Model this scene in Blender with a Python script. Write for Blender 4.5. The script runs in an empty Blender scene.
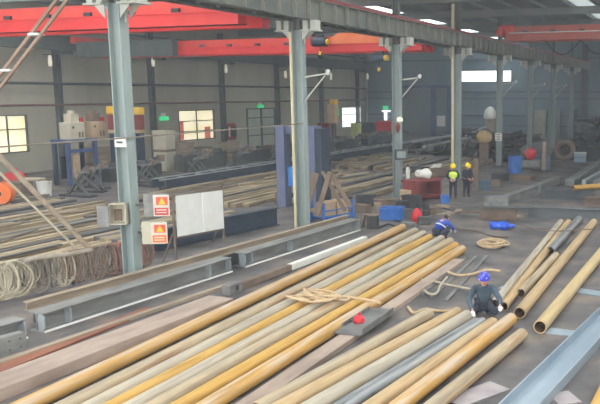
import bpy, math, random
from mathutils import Vector, Matrix, Quaternion
rnd = random.Random(11)
PI = math.pi
scene = bpy.context.scene
COL = scene.collection

# ------------------------------------------------------------------ camera
CX, CH, FPX, PPX, PPY = 15.05, 5.15, 757.5, 450.0, 202.0
YAW = PI/2 - 1.2262
PITCH = .1416
cam_d = bpy.data.cameras.new('camera')
cam = bpy.data.objects.new('camera', cam_d)
COL.objects.link(cam)
cam.location = (CX, 0, CH)
cam.rotation_euler = (PI/2 - PITCH, 0, YAW)
cam_d.sensor_width = 36
cam_d.lens = FPX/600*36
cam_d.shift_x = -(PPX-300)/600
cam_d.clip_end = 400
scene.camera = cam

_F = Vector((-math.sin(YAW)*math.cos(PITCH), math.cos(YAW)*math.cos(PITCH), -math.sin(PITCH)))
_R = Vector((math.cos(YAW), math.sin(YAW), 0))
_U = Vector((-math.sin(YAW)*math.sin(PITCH), math.cos(YAW)*math.sin(PITCH), math.cos(PITCH)))
def _ray(px, py): return _F + _R*((px-PPX)/FPX) - _U*((py-PPY)/FPX)
def P(px, py, z=0.):
    """survey: point of the level z seen at px, py"""
    r = _ray(px, py); t = (z-CH)/r.z
    return Vector((CX+r.x*t, r.y*t, z))
def onx(px, py, x):
    r = _ray(px, py); t = (x-CX)/r.x
    return Vector((x, r.y*t, CH+r.z*t))
def ony(px, py, y):
    r = _ray(px, py); t = y/r.y
    return Vector((CX+r.x*t, y, CH+r.z*t))

# ------------------------------------------------------------------ materials
def lin(c):
    def f(v):
        v /= 255.
        return v/12.92 if v <= .04045 else ((v+.055)/1.055)**2.4
    return (f(c[0]), f(c[1]), f(c[2]), 1)
_mats = {}
def M(name, c1, c2=None, c3=None, scale=3., stretch=(1, 1, 1), rough=.6, metal=0., bump=0., var=.0, emit=None, alpha=None, dust_glare=None, spec=.4, pos=(.35, .62, .8)):
    if name in _mats: return _mats[name]
    m = bpy.data.materials.new(name); m.use_nodes = True
    nt = m.node_tree; N = nt.nodes; L = nt.links
    b = N['Principled BSDF']
    b.inputs['Roughness'].default_value = rough
    b.inputs['Metallic'].default_value = metal
    b.inputs['Specular IOR Level'].default_value = spec
    tc = N.new('ShaderNodeTexCoord')
    mp = N.new('ShaderNodeMapping'); mp.inputs['Scale'].default_value = stretch
    L.new(tc.outputs['Object'], mp.inputs['Vector'])
    oi = N.new('ShaderNodeObjectInfo')
    off = N.new('ShaderNodeVectorMath'); off.operation = 'MULTIPLY_ADD'
    cmb = N.new('ShaderNodeCombineXYZ')
    for s in ('X', 'Y', 'Z'): L.new(oi.outputs['Random'], cmb.inputs[s])
    L.new(cmb.outputs[0], off.inputs[0]); off.inputs[1].default_value = (37, 53, 71)
    L.new(mp.outputs[0], off.inputs[2])
    nz = N.new('ShaderNodeTexNoise'); nz.inputs['Scale'].default_value = scale
    nz.inputs['Detail'].default_value = 5; nz.inputs['Roughness'].default_value = .6
    L.new(off.outputs[0], nz.inputs['Vector'])
    cr = N.new('ShaderNodeValToRGB')
    e = cr.color_ramp.elements
    e[0].position = pos[0]; e[0].color = lin(c1)
    e[1].position = pos[1]; e[1].color = lin(c2 or c1)
    if c3:
        x = e.new(pos[2]); x.color = lin(c3)
    L.new(nz.outputs['Fac'], cr.inputs['Fac'])
    colr = cr.outputs['Color']
    if dust_glare:                                   # dusty pale upper side, with sky glare painted into its colour
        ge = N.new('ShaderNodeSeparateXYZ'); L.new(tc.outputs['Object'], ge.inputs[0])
        mr = N.new('ShaderNodeMapRange'); mr.inputs['From Min'].default_value = dust_glare[1]; mr.inputs['From Max'].default_value = dust_glare[2]
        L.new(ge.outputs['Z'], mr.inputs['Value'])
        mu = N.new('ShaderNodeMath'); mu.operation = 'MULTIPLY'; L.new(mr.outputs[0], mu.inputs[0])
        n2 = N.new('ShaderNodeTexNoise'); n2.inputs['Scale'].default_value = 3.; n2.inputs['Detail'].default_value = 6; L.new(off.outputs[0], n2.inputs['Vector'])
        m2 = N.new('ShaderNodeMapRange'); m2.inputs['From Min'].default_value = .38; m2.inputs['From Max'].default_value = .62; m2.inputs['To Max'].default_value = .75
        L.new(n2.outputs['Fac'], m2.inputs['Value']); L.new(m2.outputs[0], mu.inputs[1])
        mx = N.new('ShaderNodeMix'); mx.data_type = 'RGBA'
        L.new(mu.outputs[0], mx.inputs['Factor']); L.new(colr, mx.inputs['A']); mx.inputs['B'].default_value = lin(dust_glare[0])
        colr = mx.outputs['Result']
    if var:
        hs = N.new('ShaderNodeHueSaturation')
        mr = N.new('ShaderNodeMapRange'); mr.inputs['To Min'].default_value = 1-var; mr.inputs['To Max'].default_value = 1+var
        L.new(oi.outputs['Random'], mr.inputs['Value']); L.new(mr.outputs[0], hs.inputs['Value'])
        L.new(colr, hs.inputs['Color']); colr = hs.outputs['Color']
    L.new(colr, b.inputs['Base Color'])
    if bump:
        bp = N.new('ShaderNodeBump'); bp.inputs['Strength'].default_value = bump; bp.inputs['Distance'].default_value = .02
        L.new(nz.outputs['Fac'], bp.inputs['Height']); L.new(bp.outputs[0], b.inputs['Normal'])
    if emit:
        L.new(colr, b.inputs['Emission Color']); b.inputs['Emission Strength'].default_value = emit
    if alpha is not None:
        b.inputs['Alpha'].default_value = alpha
    _mats[name] = m
    return m

# ------------------------------------------------------------------ mesh builder
def frame_of(p, q, up=(0, 0, 1)):
    d = (Vector(q)-Vector(p)); ln = d.length; d = d.normalized()
    u = Vector(up)
    if abs(d.dot(u)) > .98: u = Vector((0, 1, 0))
    s = d.cross(u).normalized(); u = s.cross(d).normalized()
    return d, s, u, ln
class MB:
    def __init__(self): self.v = []; self.f = []; self.mi = []
    def add(self, vs, fs, mi=0):
        o = len(self.v); self.v += [tuple(x) for x in vs]
        for f in fs: self.f.append([i+o for i in f]); self.mi.append(mi)
        return self
    def box(self, c, s, rz=0., mi=0, mat=None):
        c = Vector(c); h = Vector(s)/2
        vs = [Vector((x*h.x, y*h.y, z*h.z)) for x in (-1, 1) for y in (-1, 1) for z in (-1, 1)]
        R = mat or Matrix.Rotation(rz, 3, 'Z')
        vs = [R @ v + c for v in vs]
        return self.add(vs, [(0, 1, 3, 2), (4, 6, 7, 5), (0, 4, 5, 1), (2, 3, 7, 6), (0, 2, 6, 4), (1, 5, 7, 3)], mi)
    def span(self, a, b, mi=0):
        a = Vector(a); b = Vector(b)
        return self.box((a+b)/2, (abs(b.x-a.x), abs(b.y-a.y), abs(b.z-a.z)), 0, mi)
    def prism(self, prof, p, q, up=(0, 0, 1), mi=0, caps=True):
        """extrude closed profile (s, u) along p->q"""
        d, s, u, ln = frame_of(p, q, up); n = len(prof); p = Vector(p); q = Vector(q)
        vs = [p+s*a+u*b for a, b in prof]+[q+s*a+u*b for a, b in prof]
        fs = [(i, (i+1) % n, n+(i+1) % n, n+i) for i in range(n)]
        self.add(vs, fs, mi)
        if caps: self.add(vs, [tuple(range(n))[::-1], tuple(range(n, 2*n))], mi)
        return self
    def bar(self, p, q, w, h, up=(0, 0, 1), mi=0):
        return self.prism([(-w/2, -h/2), (w/2, -h/2), (w/2, h/2), (-w/2, h/2)], p, q, up, mi)
    def tube(self, p, q, r, n=12, r2=None, mi=0, caps=True):
        r2 = r if r2 is None else r2
        d, s, u, ln = frame_of(p, q); p = Vector(p); q = Vector(q)
        vs = [p+(s*math.cos(2*PI*i/n)+u*math.sin(2*PI*i/n))*r for i in range(n)]+[q+(s*math.cos(2*PI*i/n)+u*math.sin(2*PI*i/n))*r2 for i in range(n)]
        fs = [(i, (i+1) % n, n+(i+1) % n, n+i) for i in range(n)]
        self.add(vs, fs, mi)
        if caps: self.add(vs, [tuple(range(n))[::-1], tuple(range(n, 2*n))], mi)
        return self
    def pipe(self, p, q, r, t, n=28, mi=0, mi_in=None, segs=1):
        d, s, u, ln = frame_of(p, q); p = Vector(p); q = Vector(q); o = len(self.v)
        ring = lambda c, rr: [c+(s*math.cos(2*PI*i/n)+u*math.sin(2*PI*i/n))*rr for i in range(n)]
        vs = ring(p, r)+ring(q, r)+ring(p, r-t)+ring(q, r-t)
        k = mi if mi_in is None else mi_in
        self.add(vs, [(i, (i+1) % n, n+(i+1) % n, n+i) for i in range(n)], mi)
        self.v = self.v[:o]; 
        self.f = self.f[:-n]; self.mi = self.mi[:-n]
        fo = [(i, (i+1) % n, n+(i+1) % n, n+i) for i in range(n)]
        fi = [(2*n+(i+1) % n, 2*n+i, 3*n+i, 3*n+(i+1) % n) for i in range(n)]
        ea = [((i+1) % n, i, 2*n+i, 2*n+(i+1) % n) for i in range(n)]
        eb = [(n+i, n+(i+1) % n, 3*n+(i+1) % n, 3*n+i) for i in range(n)]
        self.add(vs, fo, mi); self.v = self.v[:o]
        self.add(vs, fi, k); self.v = self.v[:o]
        self.add(vs, ea+eb, mi)
        return self
    def path(self, pts, r, n=7, closed=False, mi=0):
        pts = [Vector(p) for p in pts]; m = len(pts)
        prev = None; rings = []
        for i, p in enumerate(pts):
            a = pts[(i-1) % m] if (closed or i > 0) else p
            b = pts[(i+1) % m] if (closed or i < m-1) else p
            d = (b-a)
            d = d.normalized() if d.length > 1e-9 else Vector((0, 0, 1))
            if prev is None:
                u = Vector((0, 0, 1)) if abs(d.z) < .9 else Vector((1, 0, 0))
            else: u = prev
            s = d.cross(u).normalized(); u = s.cross(d).normalized(); prev = u
            rr = r[i] if isinstance(r, (list, tuple)) else r
            rings.append([p+(s*math.cos(2*PI*k/n)+u*math.sin(2*PI*k/n))*rr for k in range(n)])
        vs = [x for R in rings for x in R]; fs = []
        for i in range(m if closed else m-1):
            j = (i+1) % m
            fs += [(i*n+k, i*n+(k+1) % n, j*n+(k+1) % n, j*n+k) for k in range(n)]
        if not closed:
            fs += [tuple(range(n))[::-1], tuple(range((m-1)*n, m*n))]
        return self.add(vs, fs, mi)
    def lathe(self, prof, c=(0, 0, 0), n=24, mi=0):
        c = Vector(c); vs = []; fs = []; k = len(prof)
        for i in range(n):
            a = 2*PI*i/n
            for r, z in prof: vs.append(c+Vector((r*math.cos(a), r*math.sin(a), z)))
        for i in range(n):
            j = (i+1) % n
            for t in range(k-1): fs.append((i*k+t, j*k+t, j*k+t+1, i*k+t+1))
        fs.append(tuple(i*k for i in range(n))[::-1]); fs.append(tuple(i*k+k-1 for i in range(n)))
        return self.add(vs, fs, mi)
    def ball(self, c, r, n=12, m=8, mi=0, fn=None, mat=None):
        c = Vector(c); r = Vector(r) if not isinstance(r, (int, float)) else Vector((r, r, r)); vs = []; fs = []
        for j in range(1, m):
            for i in range(n):
                t = PI*j/m; a = 2*PI*i/n
                d = Vector((math.sin(t)*math.cos(a), math.sin(t)*math.sin(a), math.cos(t)))
                v = Vector((d.x*r.x, d.y*r.y, d.z*r.z))
                if fn: v = fn(d, v)
                if mat: v = mat @ v
                vs.append(v+c)
        for dz in (1, -1):
            d = Vector((0, 0, dz)); v = Vector((0, 0, dz*r.z))
            if fn: v = fn(d, v)
            if mat: v = mat @ v
            vs.append(v+c)
        for j in range(m-2):
            for i in range(n):
                k = (i+1) % n
                fs.append((j*n+i, (j+1)*n+i, (j+1)*n+k, j*n+k))
        T = (m-1)*n
        for i in range(n):
            k = (i+1) % n
            fs.append((T, i, k)); fs.append((T+1, (m-2)*n+k, (m-2)*n+i))
        return self.add(vs, fs, mi)
    def build(self, name, mats, parent=None, origin=None, smooth=True, ang=35, bevel=0.):
        if not isinstance(mats, (list, tuple)): mats = [mats]
        vs = self.v
        if origin is None and parent is None:
            xs = [v[0] for v in vs]; ys = [v[1] for v in vs]; zs = [v[2] for v in vs]
            origin = ((min(xs)+max(xs))/2, (min(ys)+max(ys))/2, min(zs))
        me = bpy.data.meshes.new(name)
        if origin is not None:
            ox, oy, oz = origin; vs = [(a-ox, b-oy, c-oz) for a, b, c in vs]
        me.from_pydata(vs, [], self.f)
        for m in mats: me.materials.append(m)
        me.polygons.foreach_set('material_index', self.mi)
        if smooth:
            me.polygons.foreach_set('use_smooth', [True]*len(me.polygons))
            me.set_sharp_from_angle(angle=math.radians(ang))
        me.update()
        o = bpy.data.objects.new(name, me); COL.objects.link(o)
        if origin is not None: o.location = origin
        if parent is not None: o.parent = parent
        if bevel:
            b = o.modifiers.new('bevel', 'BEVEL'); b.width = bevel; b.segments = 2; b.limit_method = 'ANGLE'
        return o

def tag(o, label, cat, group=None, kind='thing'):
    o['label'] = label; o['category'] = cat; o['kind'] = kind
    if group: o['group'] = group
    return o
def empty(name, loc, rz=0., label=None, cat=None, group=None, kind='thing'):
    o = bpy.data.objects.new(name, None); COL.objects.link(o)
    o.location = loc; o.rotation_euler = (0, 0, rz); o.empty_display_size = .1
    if label: tag(o, label, cat, group, kind)
    return o
def struct(name, mb, m, parent=None, **k):
    o = mb.build(name, m, parent, **k)
    if parent is None: o['kind'] = 'structure'
    return o
def copy_tree(o, parent=None):
    c = o.copy(); COL.objects.link(c); c.parent = parent
    for ch in list(o.children): copy_tree(ch, c)
    return c
def hprof(w, h, tf, tw):
    """I section: w flange width (s), h depth (u)"""
    a, b, t = w/2, h/2, tw/2
    return [(-a, -b), (a, -b), (a, -b+tf), (t, -b+tf), (t, b-tf), (a, b-tf), (a, b), (-a, b), (-a, b-tf), (-t, b-tf), (-t, -b+tf), (-a, -b+tf)]
def rot90(prof): return [(b, -a) for a, b in prof]

# ------------------------------------------------------------------ palette
m_floor = M('shop_floor', (60, 57, 57), (98, 93, 92), (128, 114, 100), scale=.7, rough=.6, bump=.3, pos=(.3, .52, .68))
m_wall = M('wall_sheet', (164, 160, 143), (184, 179, 160), scale=.25, stretch=(1, 1, .25), rough=.8)
m_wall_far = M('end_wall_sheet', (104, 126, 138), (122, 142, 152), scale=.25, stretch=(1, 1, .25), rough=.8)
m_roof = M('roof_sheet', (122, 130, 128), (142, 146, 142), scale=.3, rough=.85)
m_girt = M('girt_steel', (70, 74, 74), (84, 88, 86), scale=2, rough=.7)
m_col = M('column_paint', (128, 142, 140), (150, 162, 158), (160, 168, 160), scale=1.2, stretch=(1, 1, .3), rough=.5, var=.03)
m_corbel = M('corbel_paint', (172, 176, 166), (190, 190, 178), scale=2, rough=.5)
m_run = M('runway_paint', (94, 98, 94), (112, 114, 106), scale=.8, stretch=(1, .2, 1), rough=.6)
m_rail = M('rail_red_oxide', (132, 40, 42), (150, 56, 54), scale=3, rough=.6)
m_red = M('crane_red', (206, 30, 30), (222, 40, 36), scale=1, rough=.45)
m_red2 = M('crane_orange_red', (204, 52, 44), (216, 66, 50), scale=1, rough=.5)
m_dark = M('dark_steel', (42, 44, 48), (58, 58, 60), scale=3, rough=.6)
m_black = M('black_rubber', (22, 23, 25), (34, 34, 36), scale=3, rough=.7)
m_white = M('white_paint', (214, 214, 206), (228, 228, 220), scale=2, rough=.5)
m_frame = M('window_frame_grey', (74, 78, 80), (88, 92, 92), scale=2, rough=.6)
m_pane = M('sunlit_pane', (226, 214, 168), (244, 236, 206), scale=.5, rough=.2, emit=1.0)
m_pane_w = M('bright_pane', (236, 242, 244), (246, 250, 250), scale=.5, rough=.2, emit=1.6)
m_pane_d = M('door_pane', (150, 160, 148), (168, 174, 160), scale=.6, rough=.3, emit=.12)
m_exit = M('exit_green', (30, 190, 110), (50, 210, 130), scale=2, emit=.9)
m_sky = M('skylight_sheet', (236, 240, 236), (246, 246, 240), scale=1, rough=.4)
def skylight_mat(name='skylight_glazing', k=.92):
    m = bpy.data.materials.new(name); m.use_nodes = True
    nt = m.node_tree; nt.nodes.clear()
    o = nt.nodes.new('ShaderNodeOutputMaterial'); mx = nt.nodes.new('ShaderNodeMixShader')
    a = nt.nodes.new('ShaderNodeBsdfTransparent'); b = nt.nodes.new('ShaderNodeBsdfTranslucent')
    mx.inputs[0].default_value = .25; a.inputs[0].default_value = (k, k+.03, k+.03, 1); b.inputs[0].default_value = (.9, .9, .88, 1)
    nt.links.new(a.outputs[0], mx.inputs[1]); nt.links.new(b.outputs[0], mx.inputs[2]); nt.links.new(mx.outputs[0], o.inputs[0])
    return m
m_glaze = skylight_mat()
m_glaze_dim = skylight_mat('skylight_glazing_dim', .22)  # glazing dimmed so the far rooflights in view shine less

# ------------------------------------------------------------------ setting
XB, YE, ZR = -28., 88., 11.2
struct('floor', MB().span((-29, -6, -.2), (40, 89, 0)), m_floor)
def zone(px0, py0, px1, py1):
    a = onx(px0, py0, XB); b = onx(px1, py1, XB); return a.y, b.y, b.z, a.z
holes = []
w1 = (onx(-14, 115, XB).y, onx(26.5, 115, XB).y, onx(13, 153, XB).z, onx(13, 115, XB).z)
w2 = (onx(178, 111, XB).y, onx(214, 111, XB).y, onx(196, 140, XB).z, onx(196, 110, XB).z)
w3 = (onx(341.5, 111, XB).y, onx(361.5, 111, XB).y, onx(352, 127, XB).z, onx(352, 107, XB).z)
d1 = (onx(246, 108, XB).y, onx(275, 108, XB).y, 0, onx(260, 108, XB).z)
def holed(mb, axis, c, lo, hi, ztop, holes, t=.2):
    cur = lo
    def seg(a, b, z0, z1):
        if b-a < 1e-4 or z1-z0 < 1e-4: return
        if axis == 'y': mb.span((c-t, a, z0), (c, b, z1))
        else: mb.span((a, c, z0), (b, c+t, z1))
    for a, b, z0, z1 in sorted(holes):
        seg(cur, a, 0, ztop); seg(a, b, 0, z0); seg(a, b, z1, ztop); cur = b
    seg(cur, hi, 0, ztop)
    return mb
struct('wall_back', holed(MB(), 'y', XB, 6, YE, ZR, [w1, w2, w3, d1]), m_wall)
hw = (ony(452, 76, YE).x, ony(512, 76, YE).x, ony(482, 82.5, YE).z, ony(482, 70, YE).z)
struct('wall_end', holed(MB(), 'x', YE, XB, 14, ZR, [hw]), m_wall_far)
wr = MB().span((26, -6, 0), (26.2, YE, 5.5)).span((26, -6, 8.5), (26.2, YE, ZR)); k0 = -6  # unseen side wall, added to cut the low side light
for k in range(11): wr.span((26, -6+9.*k, 5.5), (26.2, -5+9.*k, 8.5))
struct('wall_right_added', wr, m_wall)
def window_back(i, w, nh, nv, pane):
    y0, y1, z0, z1 = w; f = MB(); e = .07
    for y in (y0, y1): f.span((XB-.14, y-e*(y == y1), z0), (XB+.05, y+e*(y == y0), z1))
    for z in (z0, z1): f.span((XB-.14, y0, z-e*(z == z1)), (XB+.05, y1, z+e*(z == z0)))
    for k in range(1, nv): y = y0+(y1-y0)*k/nv; f.span((XB-.1, y-e/2, z0), (XB, y+e/2, z1))
    for k in nh: z = z0+(z1-z0)*k; f.span((XB-.1, y0, z-e/2), (XB, y1, z+e/2))
    o = struct('window_%d' % i, f, m_frame)
    g = MB().span((XB-.16, y0, z0), (XB-.13, y1, z1)).build('pane', pane, o, origin=tuple(o.location)); g.location = (0, 0, 0)
    return o
def onpart(mb, name, mat, par, **k):
    """part built in world coordinates, seated in its thing's own frame"""
    o = mb.build(name, mat, par, origin=(0, 0, 0), **k)
    o.matrix_parent_inverse = Matrix.Identity(4)
    R = Matrix.LocRotScale(par.location, par.rotation_euler, None).inverted()
    if par.parent: R = R @ Matrix.LocRotScale(par.parent.location, par.parent.rotation_euler, None).inverted()
    o.data.transform(R); o.location = (0, 0, 0)
    return o
window_back(1, w1, (.62,), 2, m_pane)
wo = window_back(2, w2, (.64, .3), 2, m_pane)
window_back(3, w3, (.64,), 1, m_pane_w)
# what stands in the light outside the second window: a red board and low sills
y0, y1, z0, z1 = w2
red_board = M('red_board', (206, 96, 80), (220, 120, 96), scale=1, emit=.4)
onpart(MB().span((XB-.12, y0+.12, z0+.1), (XB-.1, y0+.75, z1-.9)), 'red_panel', red_board, wo)
onpart(MB().span((XB-.12, y1-1.3, z0+.05), (XB-.1, y1-.5, z0+1.1)), 'red_panel', red_board, wo)
f = MB(); x0, x1, z0, z1 = hw
for x in (x0, x1-.1): f.span((x, YE-.05, z0), (x+.1, YE+.15, z1))
for z in (z0, z1-.1): f.span((x0, YE-.05, z), (x1, YE+.15, z+.1))
o = struct('window_4', f, m_frame)
onpart(MB().span((x0, YE+.1, z0), (x1, YE+.13, z1)), 'pane', m_pane_w, o)
# double door in the back wall
y0, y1, z0, z1 = d1
f = MB()
for y in (y0, (y0+y1)/2-.1, y1-.2): f.span((XB-.12, y, 0), (XB+.06, y+.2, z1))
f.span((XB-.12, y0, z1-.12), (XB+.06, y1, z1))
do = struct('door_1', f, m_frame)
for a, b in ((y0+.2, (y0+y1)/2-.1), ((y0+y1)/2+.1, y1-.2)):
    g = onpart(MB().span((XB-.1, a, .02), (XB-.05, b, z1-.12)), 'door_leaf', m_pane_d, do)
    h = MB()
    for t in (.3, .52, .75): h.span((XB-.06, a, z1*t-.05), (XB-.02, b, z1*t+.05))
    onpart(h, 'glazing_bar', m_frame, g)
# girts and wall pipes
g = MB()
for z in (9.6,):
    g.span((XB+.01, 6, z-.06), (XB+.1, YE, z+.06))
struct('trim_1', g, m_girt)
g = MB()
for z in (1.4, 2.6, 4.6, 5.4, 9.2): g.span((XB, YE-.1, z-.06), (14, YE-.01, z+.06))
struct('trim_2', g, M('girt_blue_grey', (74, 88, 98), (86, 100, 108), scale=2))
tag(MB().tube((XB+.45, 8, 5.85), (XB+.45, YE-.3, 5.85), .09).build('wall_pipe', M('wall_pipe_grey', (66, 70, 70), (80, 82, 80))), 'long dark grey pipe run along the back wall above the windows', 'pipe', kind='structure')
tag(MB().tube((XB+.4, 8, 4.42), (XB+.4, YE-.3, 4.42), .075).build('wall_pipe', M('pipe_red_oxide', (104, 66, 66), (120, 78, 74))), 'thin dull red pipe run along the back wall just over the windows', 'pipe', kind='structure')

# roof: sheets between rooflights, rafters and purlins
unseen_strips = [(-25.5, -20.5), (-17.5, -11.5), (-8.8, -3.4), (3.5, 9), (12, 17.5), (19.5, 24)]  # unseen near rooflights, widened to light the bay more evenly
far_strips = [(-23, -21.2), (-16.4, -14.8), (-12, -8.), (5, 6.4), (13, 14.4), (20, 21.4)]
YS = 39.
r = MB()
for st, ya, yb_ in ((unseen_strips, 0, YS), (far_strips, YS, 89)):
    cur = XB-.5
    for a, b in st:
        r.span((cur, ya, ZR), (a, yb_, ZR+.15)); cur = b
    r.span((cur, ya, ZR), (26, yb_, ZR+.15))
roof = struct('ceiling', r, m_roof)
for a, b in unseen_strips: onpart(MB().span((a, 0, ZR+.05), (b, YS, ZR+.07)), 'skylight', m_glaze, roof)
for a, b in far_strips: onpart(MB().span((a, YS, ZR+.05), (b, 89, ZR+.07)), 'skylight', m_glaze if a == -12 else m_glaze_dim, roof)
for n in range(-1, 8):
    y = 16.18+9.0435*n
    if y < 4: continue
    q = MB().prism(hprof(.25, .5, .03, .03), (XB, y, ZR-.45), (24, y, ZR-.45))
    for k in range(26):
        x = XB+1+2*k
    onpart(q, 'rafter', m_roof, roof)
for k in range(26):
    x = XB+1+2.*k
    onpart(MB().prism(hprof(.1, .2, .02, .02), (x, 2, ZR-.1), (x, YE, ZR-.1)), 'purlin', m_roof, roof)

# columns
COLY = [16.18+9.0435*n for n in range(8)]
names = ['nearest the camera, carrying a meter box and red warning signs', 'behind the brown crossed struts, second from the camera', 'third from the camera, with a small junction box low down',
         'fourth from the camera, right behind the worker in the yellow vest', 'fifth from the camera, with a white notice plate', 'sixth from the camera, behind the red bag and blue drum',
         'seventh from the camera, in front of the pale sheeting', 'farthest of the crane row, by the end wall']
for n, y in enumerate(COLY):
    top = 7.5
    c = MB().prism(rot90(hprof(.4, .46, .035, .035)), (0, y, 0), (0, y, top), up=(0, 1, 0))
    # rotate so that flanges face the bays
    c = MB()
    for sx in (-1, 1): c.span((sx*.18-.016, y-.16, 0), (sx*.18+.016, y+.16, top))
    c.span((-.18, y-.014, 0), (.18, y+.014, top))
    co = c.build('column', m_col)
    tag(co, 'pale grey-green steel crane column, '+names[n], 'column', 'steel columns of the crane row', kind='structure')
    onpart(MB().span((-.4, y-.35, .0), (.4, y+.35, .04)), 'base_plate', m_girt, co)
    for sx in (-1, 1):
        b = MB()
        b.span((sx*.25, y-.02, 7.0), (sx*.27, y+.02, 7.5))
        for dy in (-.17, .17):
            b.add([(sx*.25, y+dy-.012, 7.45), (sx*.58, y+dy-.012, 7.45), (sx*.25, y+dy-.012, 7.1), (sx*.25, y+dy+.012, 7.45), (sx*.58, y+dy+.012, 7.45), (sx*.25, y+dy+.012, 7.1)],
                  [(0, 1, 2), (5, 4, 3), (0, 3, 4, 1), (1, 4, 5, 2), (2, 5, 3, 0)])
        b.span((sx*.25, y-.3, 7.45), (sx*.85, y+.3, 7.5))
        for dx in (.3, .62): b.span((sx*dx, y-.2, 7.5), (sx*(dx+.2), y+.2, 7.84))
        onpart(b, 'corbel', m_corbel, co)
    u = MB()
    for sx in (-1, 1): u.span((sx*.13-.015, y-.15, top), (sx*.13+.015, y+.15, ZR-.7))
    u.span((-.13, y-.012, top), (.13, y+.012, ZR-.7))
    onpart(u, 'upper_shaft', m_run, co)
for sx, lab in ((1, 'grey crane runway girder with ribs and dull red rail, facing the near bay'), (-1, 'grey crane runway girder on the far side of the columns')):
    x = sx*.5
    g = MB().prism(hprof(.36, .78, .035, .03), (x, 4, 8.24), (x, YE-.5, 8.24))
    ro = g.build('crane_runway', m_run); tag(ro, lab, 'crane runway', kind='structure')
    st = MB()
    for k in range(82):
        y = 5+k*1.0
        if y > YE-1: break
        for s2 in (-1, 1): st.span((x+s2*.02, y-.012, 7.88), (x+s2*.17, y+.012, 8.6))
    onpart(st, 'stiffener', M('stiffener_paint', (134, 132, 120), (150, 148, 134)), ro)
    onpart(MB().span((x-.19, 4, 8.63), (x+.19, YE-.5, 8.67)).span((x-.04, 4, 8.67), (x+.04, YE-.5, 8.77)), 'rail', m_rail, ro)
g = MB().prism(hprof(.36, .95, .035, .03), (XB+1.3, 6, 8.5), (XB+1.3, YE-.5, 8.5))
ro = g.build('crane_runway', m_girt); tag(ro, 'dark crane runway girder along the back wall', 'crane runway', kind='structure')
# wall columns with small lamps
for k in range(6):
    y = 40.2+9.0435*k
    c = MB()
    for sy in (-1, 1): c.span((XB, y+sy*.17-.015, 0), (XB+.4, y+sy*.17+.015, ZR-.7))
    c.span((XB+.2, y-.17, 0), (XB+.23, y+.17, ZR-.7)).span((XB+.4, y-.25, 7.8), (XB+1.5, y+.25, 8.02))
    w = c.build('column', m_frame); tag(w, 'dark wall column against the back wall, number %s of six counted from the left' % ('one', 'two', 'three', 'four', 'five', 'six')[k], 'column', 'columns along the back wall', kind='structure')
m_lamp = M('lamp_glass', (236, 232, 208), (244, 240, 220), emit=.5)
lampn = ['left of the nearest tall column', 'just right of the nearest tall column', 'between the first and second tall columns', 'left of the second tall column', 'right of the second tall column', 'left of the third tall column']
for k, (px, py) in enumerate(((50, 60), (153, 61), (226, 68), (285.5, 74), (331, 76), (367.5, 76))):
    p = onx(px, py, XB+.62)
    t = empty('wall_lamp', p, 0, 'pale bottle-shaped wall lamp high on the back wall, '+lampn[k], 'lamp', 'wall lamps along the back wall')
    MB().lathe([(.04, .32), (.1, .26), (.13, -.1), (.11, -.4), (.03, -.43)]).build('lamp_shade', m_lamp, t)
    MB().span((-.6, -.03, .34), (.03, .03, .4)).tube((0, 0, .3), (0, 0, .4), .05).build('arm', m_frame, t)
# ------------------------------------------------------------------ steel finishes
m_pg = M('pipe_grey_tan', (144, 134, 118), (182, 172, 152), (164, 138, 98), scale=1.6, stretch=(4, .22, 4), rough=.62, bump=.12, dust_glare=((164, 154, 140), .17, .27), pos=(.36, .54, .7))
m_po = M('pipe_orange', (166, 126, 62), (196, 152, 78), (150, 106, 58), scale=1.6, stretch=(4, .22, 4), rough=.62, bump=.12, dust_glare=((188, 176, 164), .15, .24), pos=(.36, .54, .7))
m_py = M('pipe_yellow', (170, 128, 56), (192, 152, 76), (152, 110, 54), scale=1.6, stretch=(4, .22, 4), rough=.62, bump=.12, dust_glare=((190, 160, 96), .24, .34), pos=(.36, .54, .7))
m_pr = M('pipe_olive_rust', (144, 126, 102), (182, 162, 130), (148, 104, 62), scale=1.6, stretch=(4, .22, 4), rough=.62, bump=.12, dust_glare=((158, 150, 132), .18, .27), pos=(.36, .54, .7))
m_pb = M('pipe_brown', (156, 130, 94), (188, 160, 118), (148, 110, 68), scale=1.6, stretch=(4, .22, 4), rough=.62, bump=.12, dust_glare=((170, 150, 116), .2, .28), pos=(.36, .54, .7))
m_pm = M('pipe_mill_grey', (104, 106, 110), (146, 148, 148), (168, 164, 152), scale=1.6, stretch=(4, .22, 4), rough=.38, metal=.35, bump=.08, pos=(.36, .54, .7))
m_pin = M('pipe_inside', (96, 70, 54), (124, 92, 70), scale=3, rough=.8)
m_galv = M('galvanised', (116, 116, 112), (144, 145, 142), (114, 108, 94), scale=1.8, stretch=(2, .5, 2), rough=.45, metal=.25, bump=.05)
m_galv_d = M('galvanised_plate', (150, 160, 164), (170, 178, 180), scale=3, rough=.4, metal=.3)
m_tan = M('tan_steel', (136, 120, 102), (164, 148, 126), (140, 118, 94), scale=1.6, stretch=(3, .4, 3), rough=.6, bump=.08, var=.06)
m_pink = M('mill_scale_pink', (140, 122, 110), (172, 153, 138), (164, 132, 108), scale=1.3, stretch=(2, .5, 2), rough=.55, bump=.05)
m_grey = M('bare_steel_grey', (98, 98, 98), (128, 128, 126), scale=1.6, stretch=(2, .5, 2), rough=.5, metal=.2, bump=.05, var=.06)
m_rust = M('red_rust', (126, 76, 56), (146, 92, 68), scale=1.6, stretch=(2, .5, 2), rough=.7, bump=.08)
m_navy = M('dark_blue_paint', (28, 44, 62), (42, 58, 76), scale=1.5, rough=.55)
m_blue = M('blue_paint', (40, 96, 176), (54, 112, 190), scale=2, rough=.5)
m_slate = M('slate_blue_paint', (88, 96, 128), (104, 112, 140), scale=1.4, rough=.5)
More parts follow.
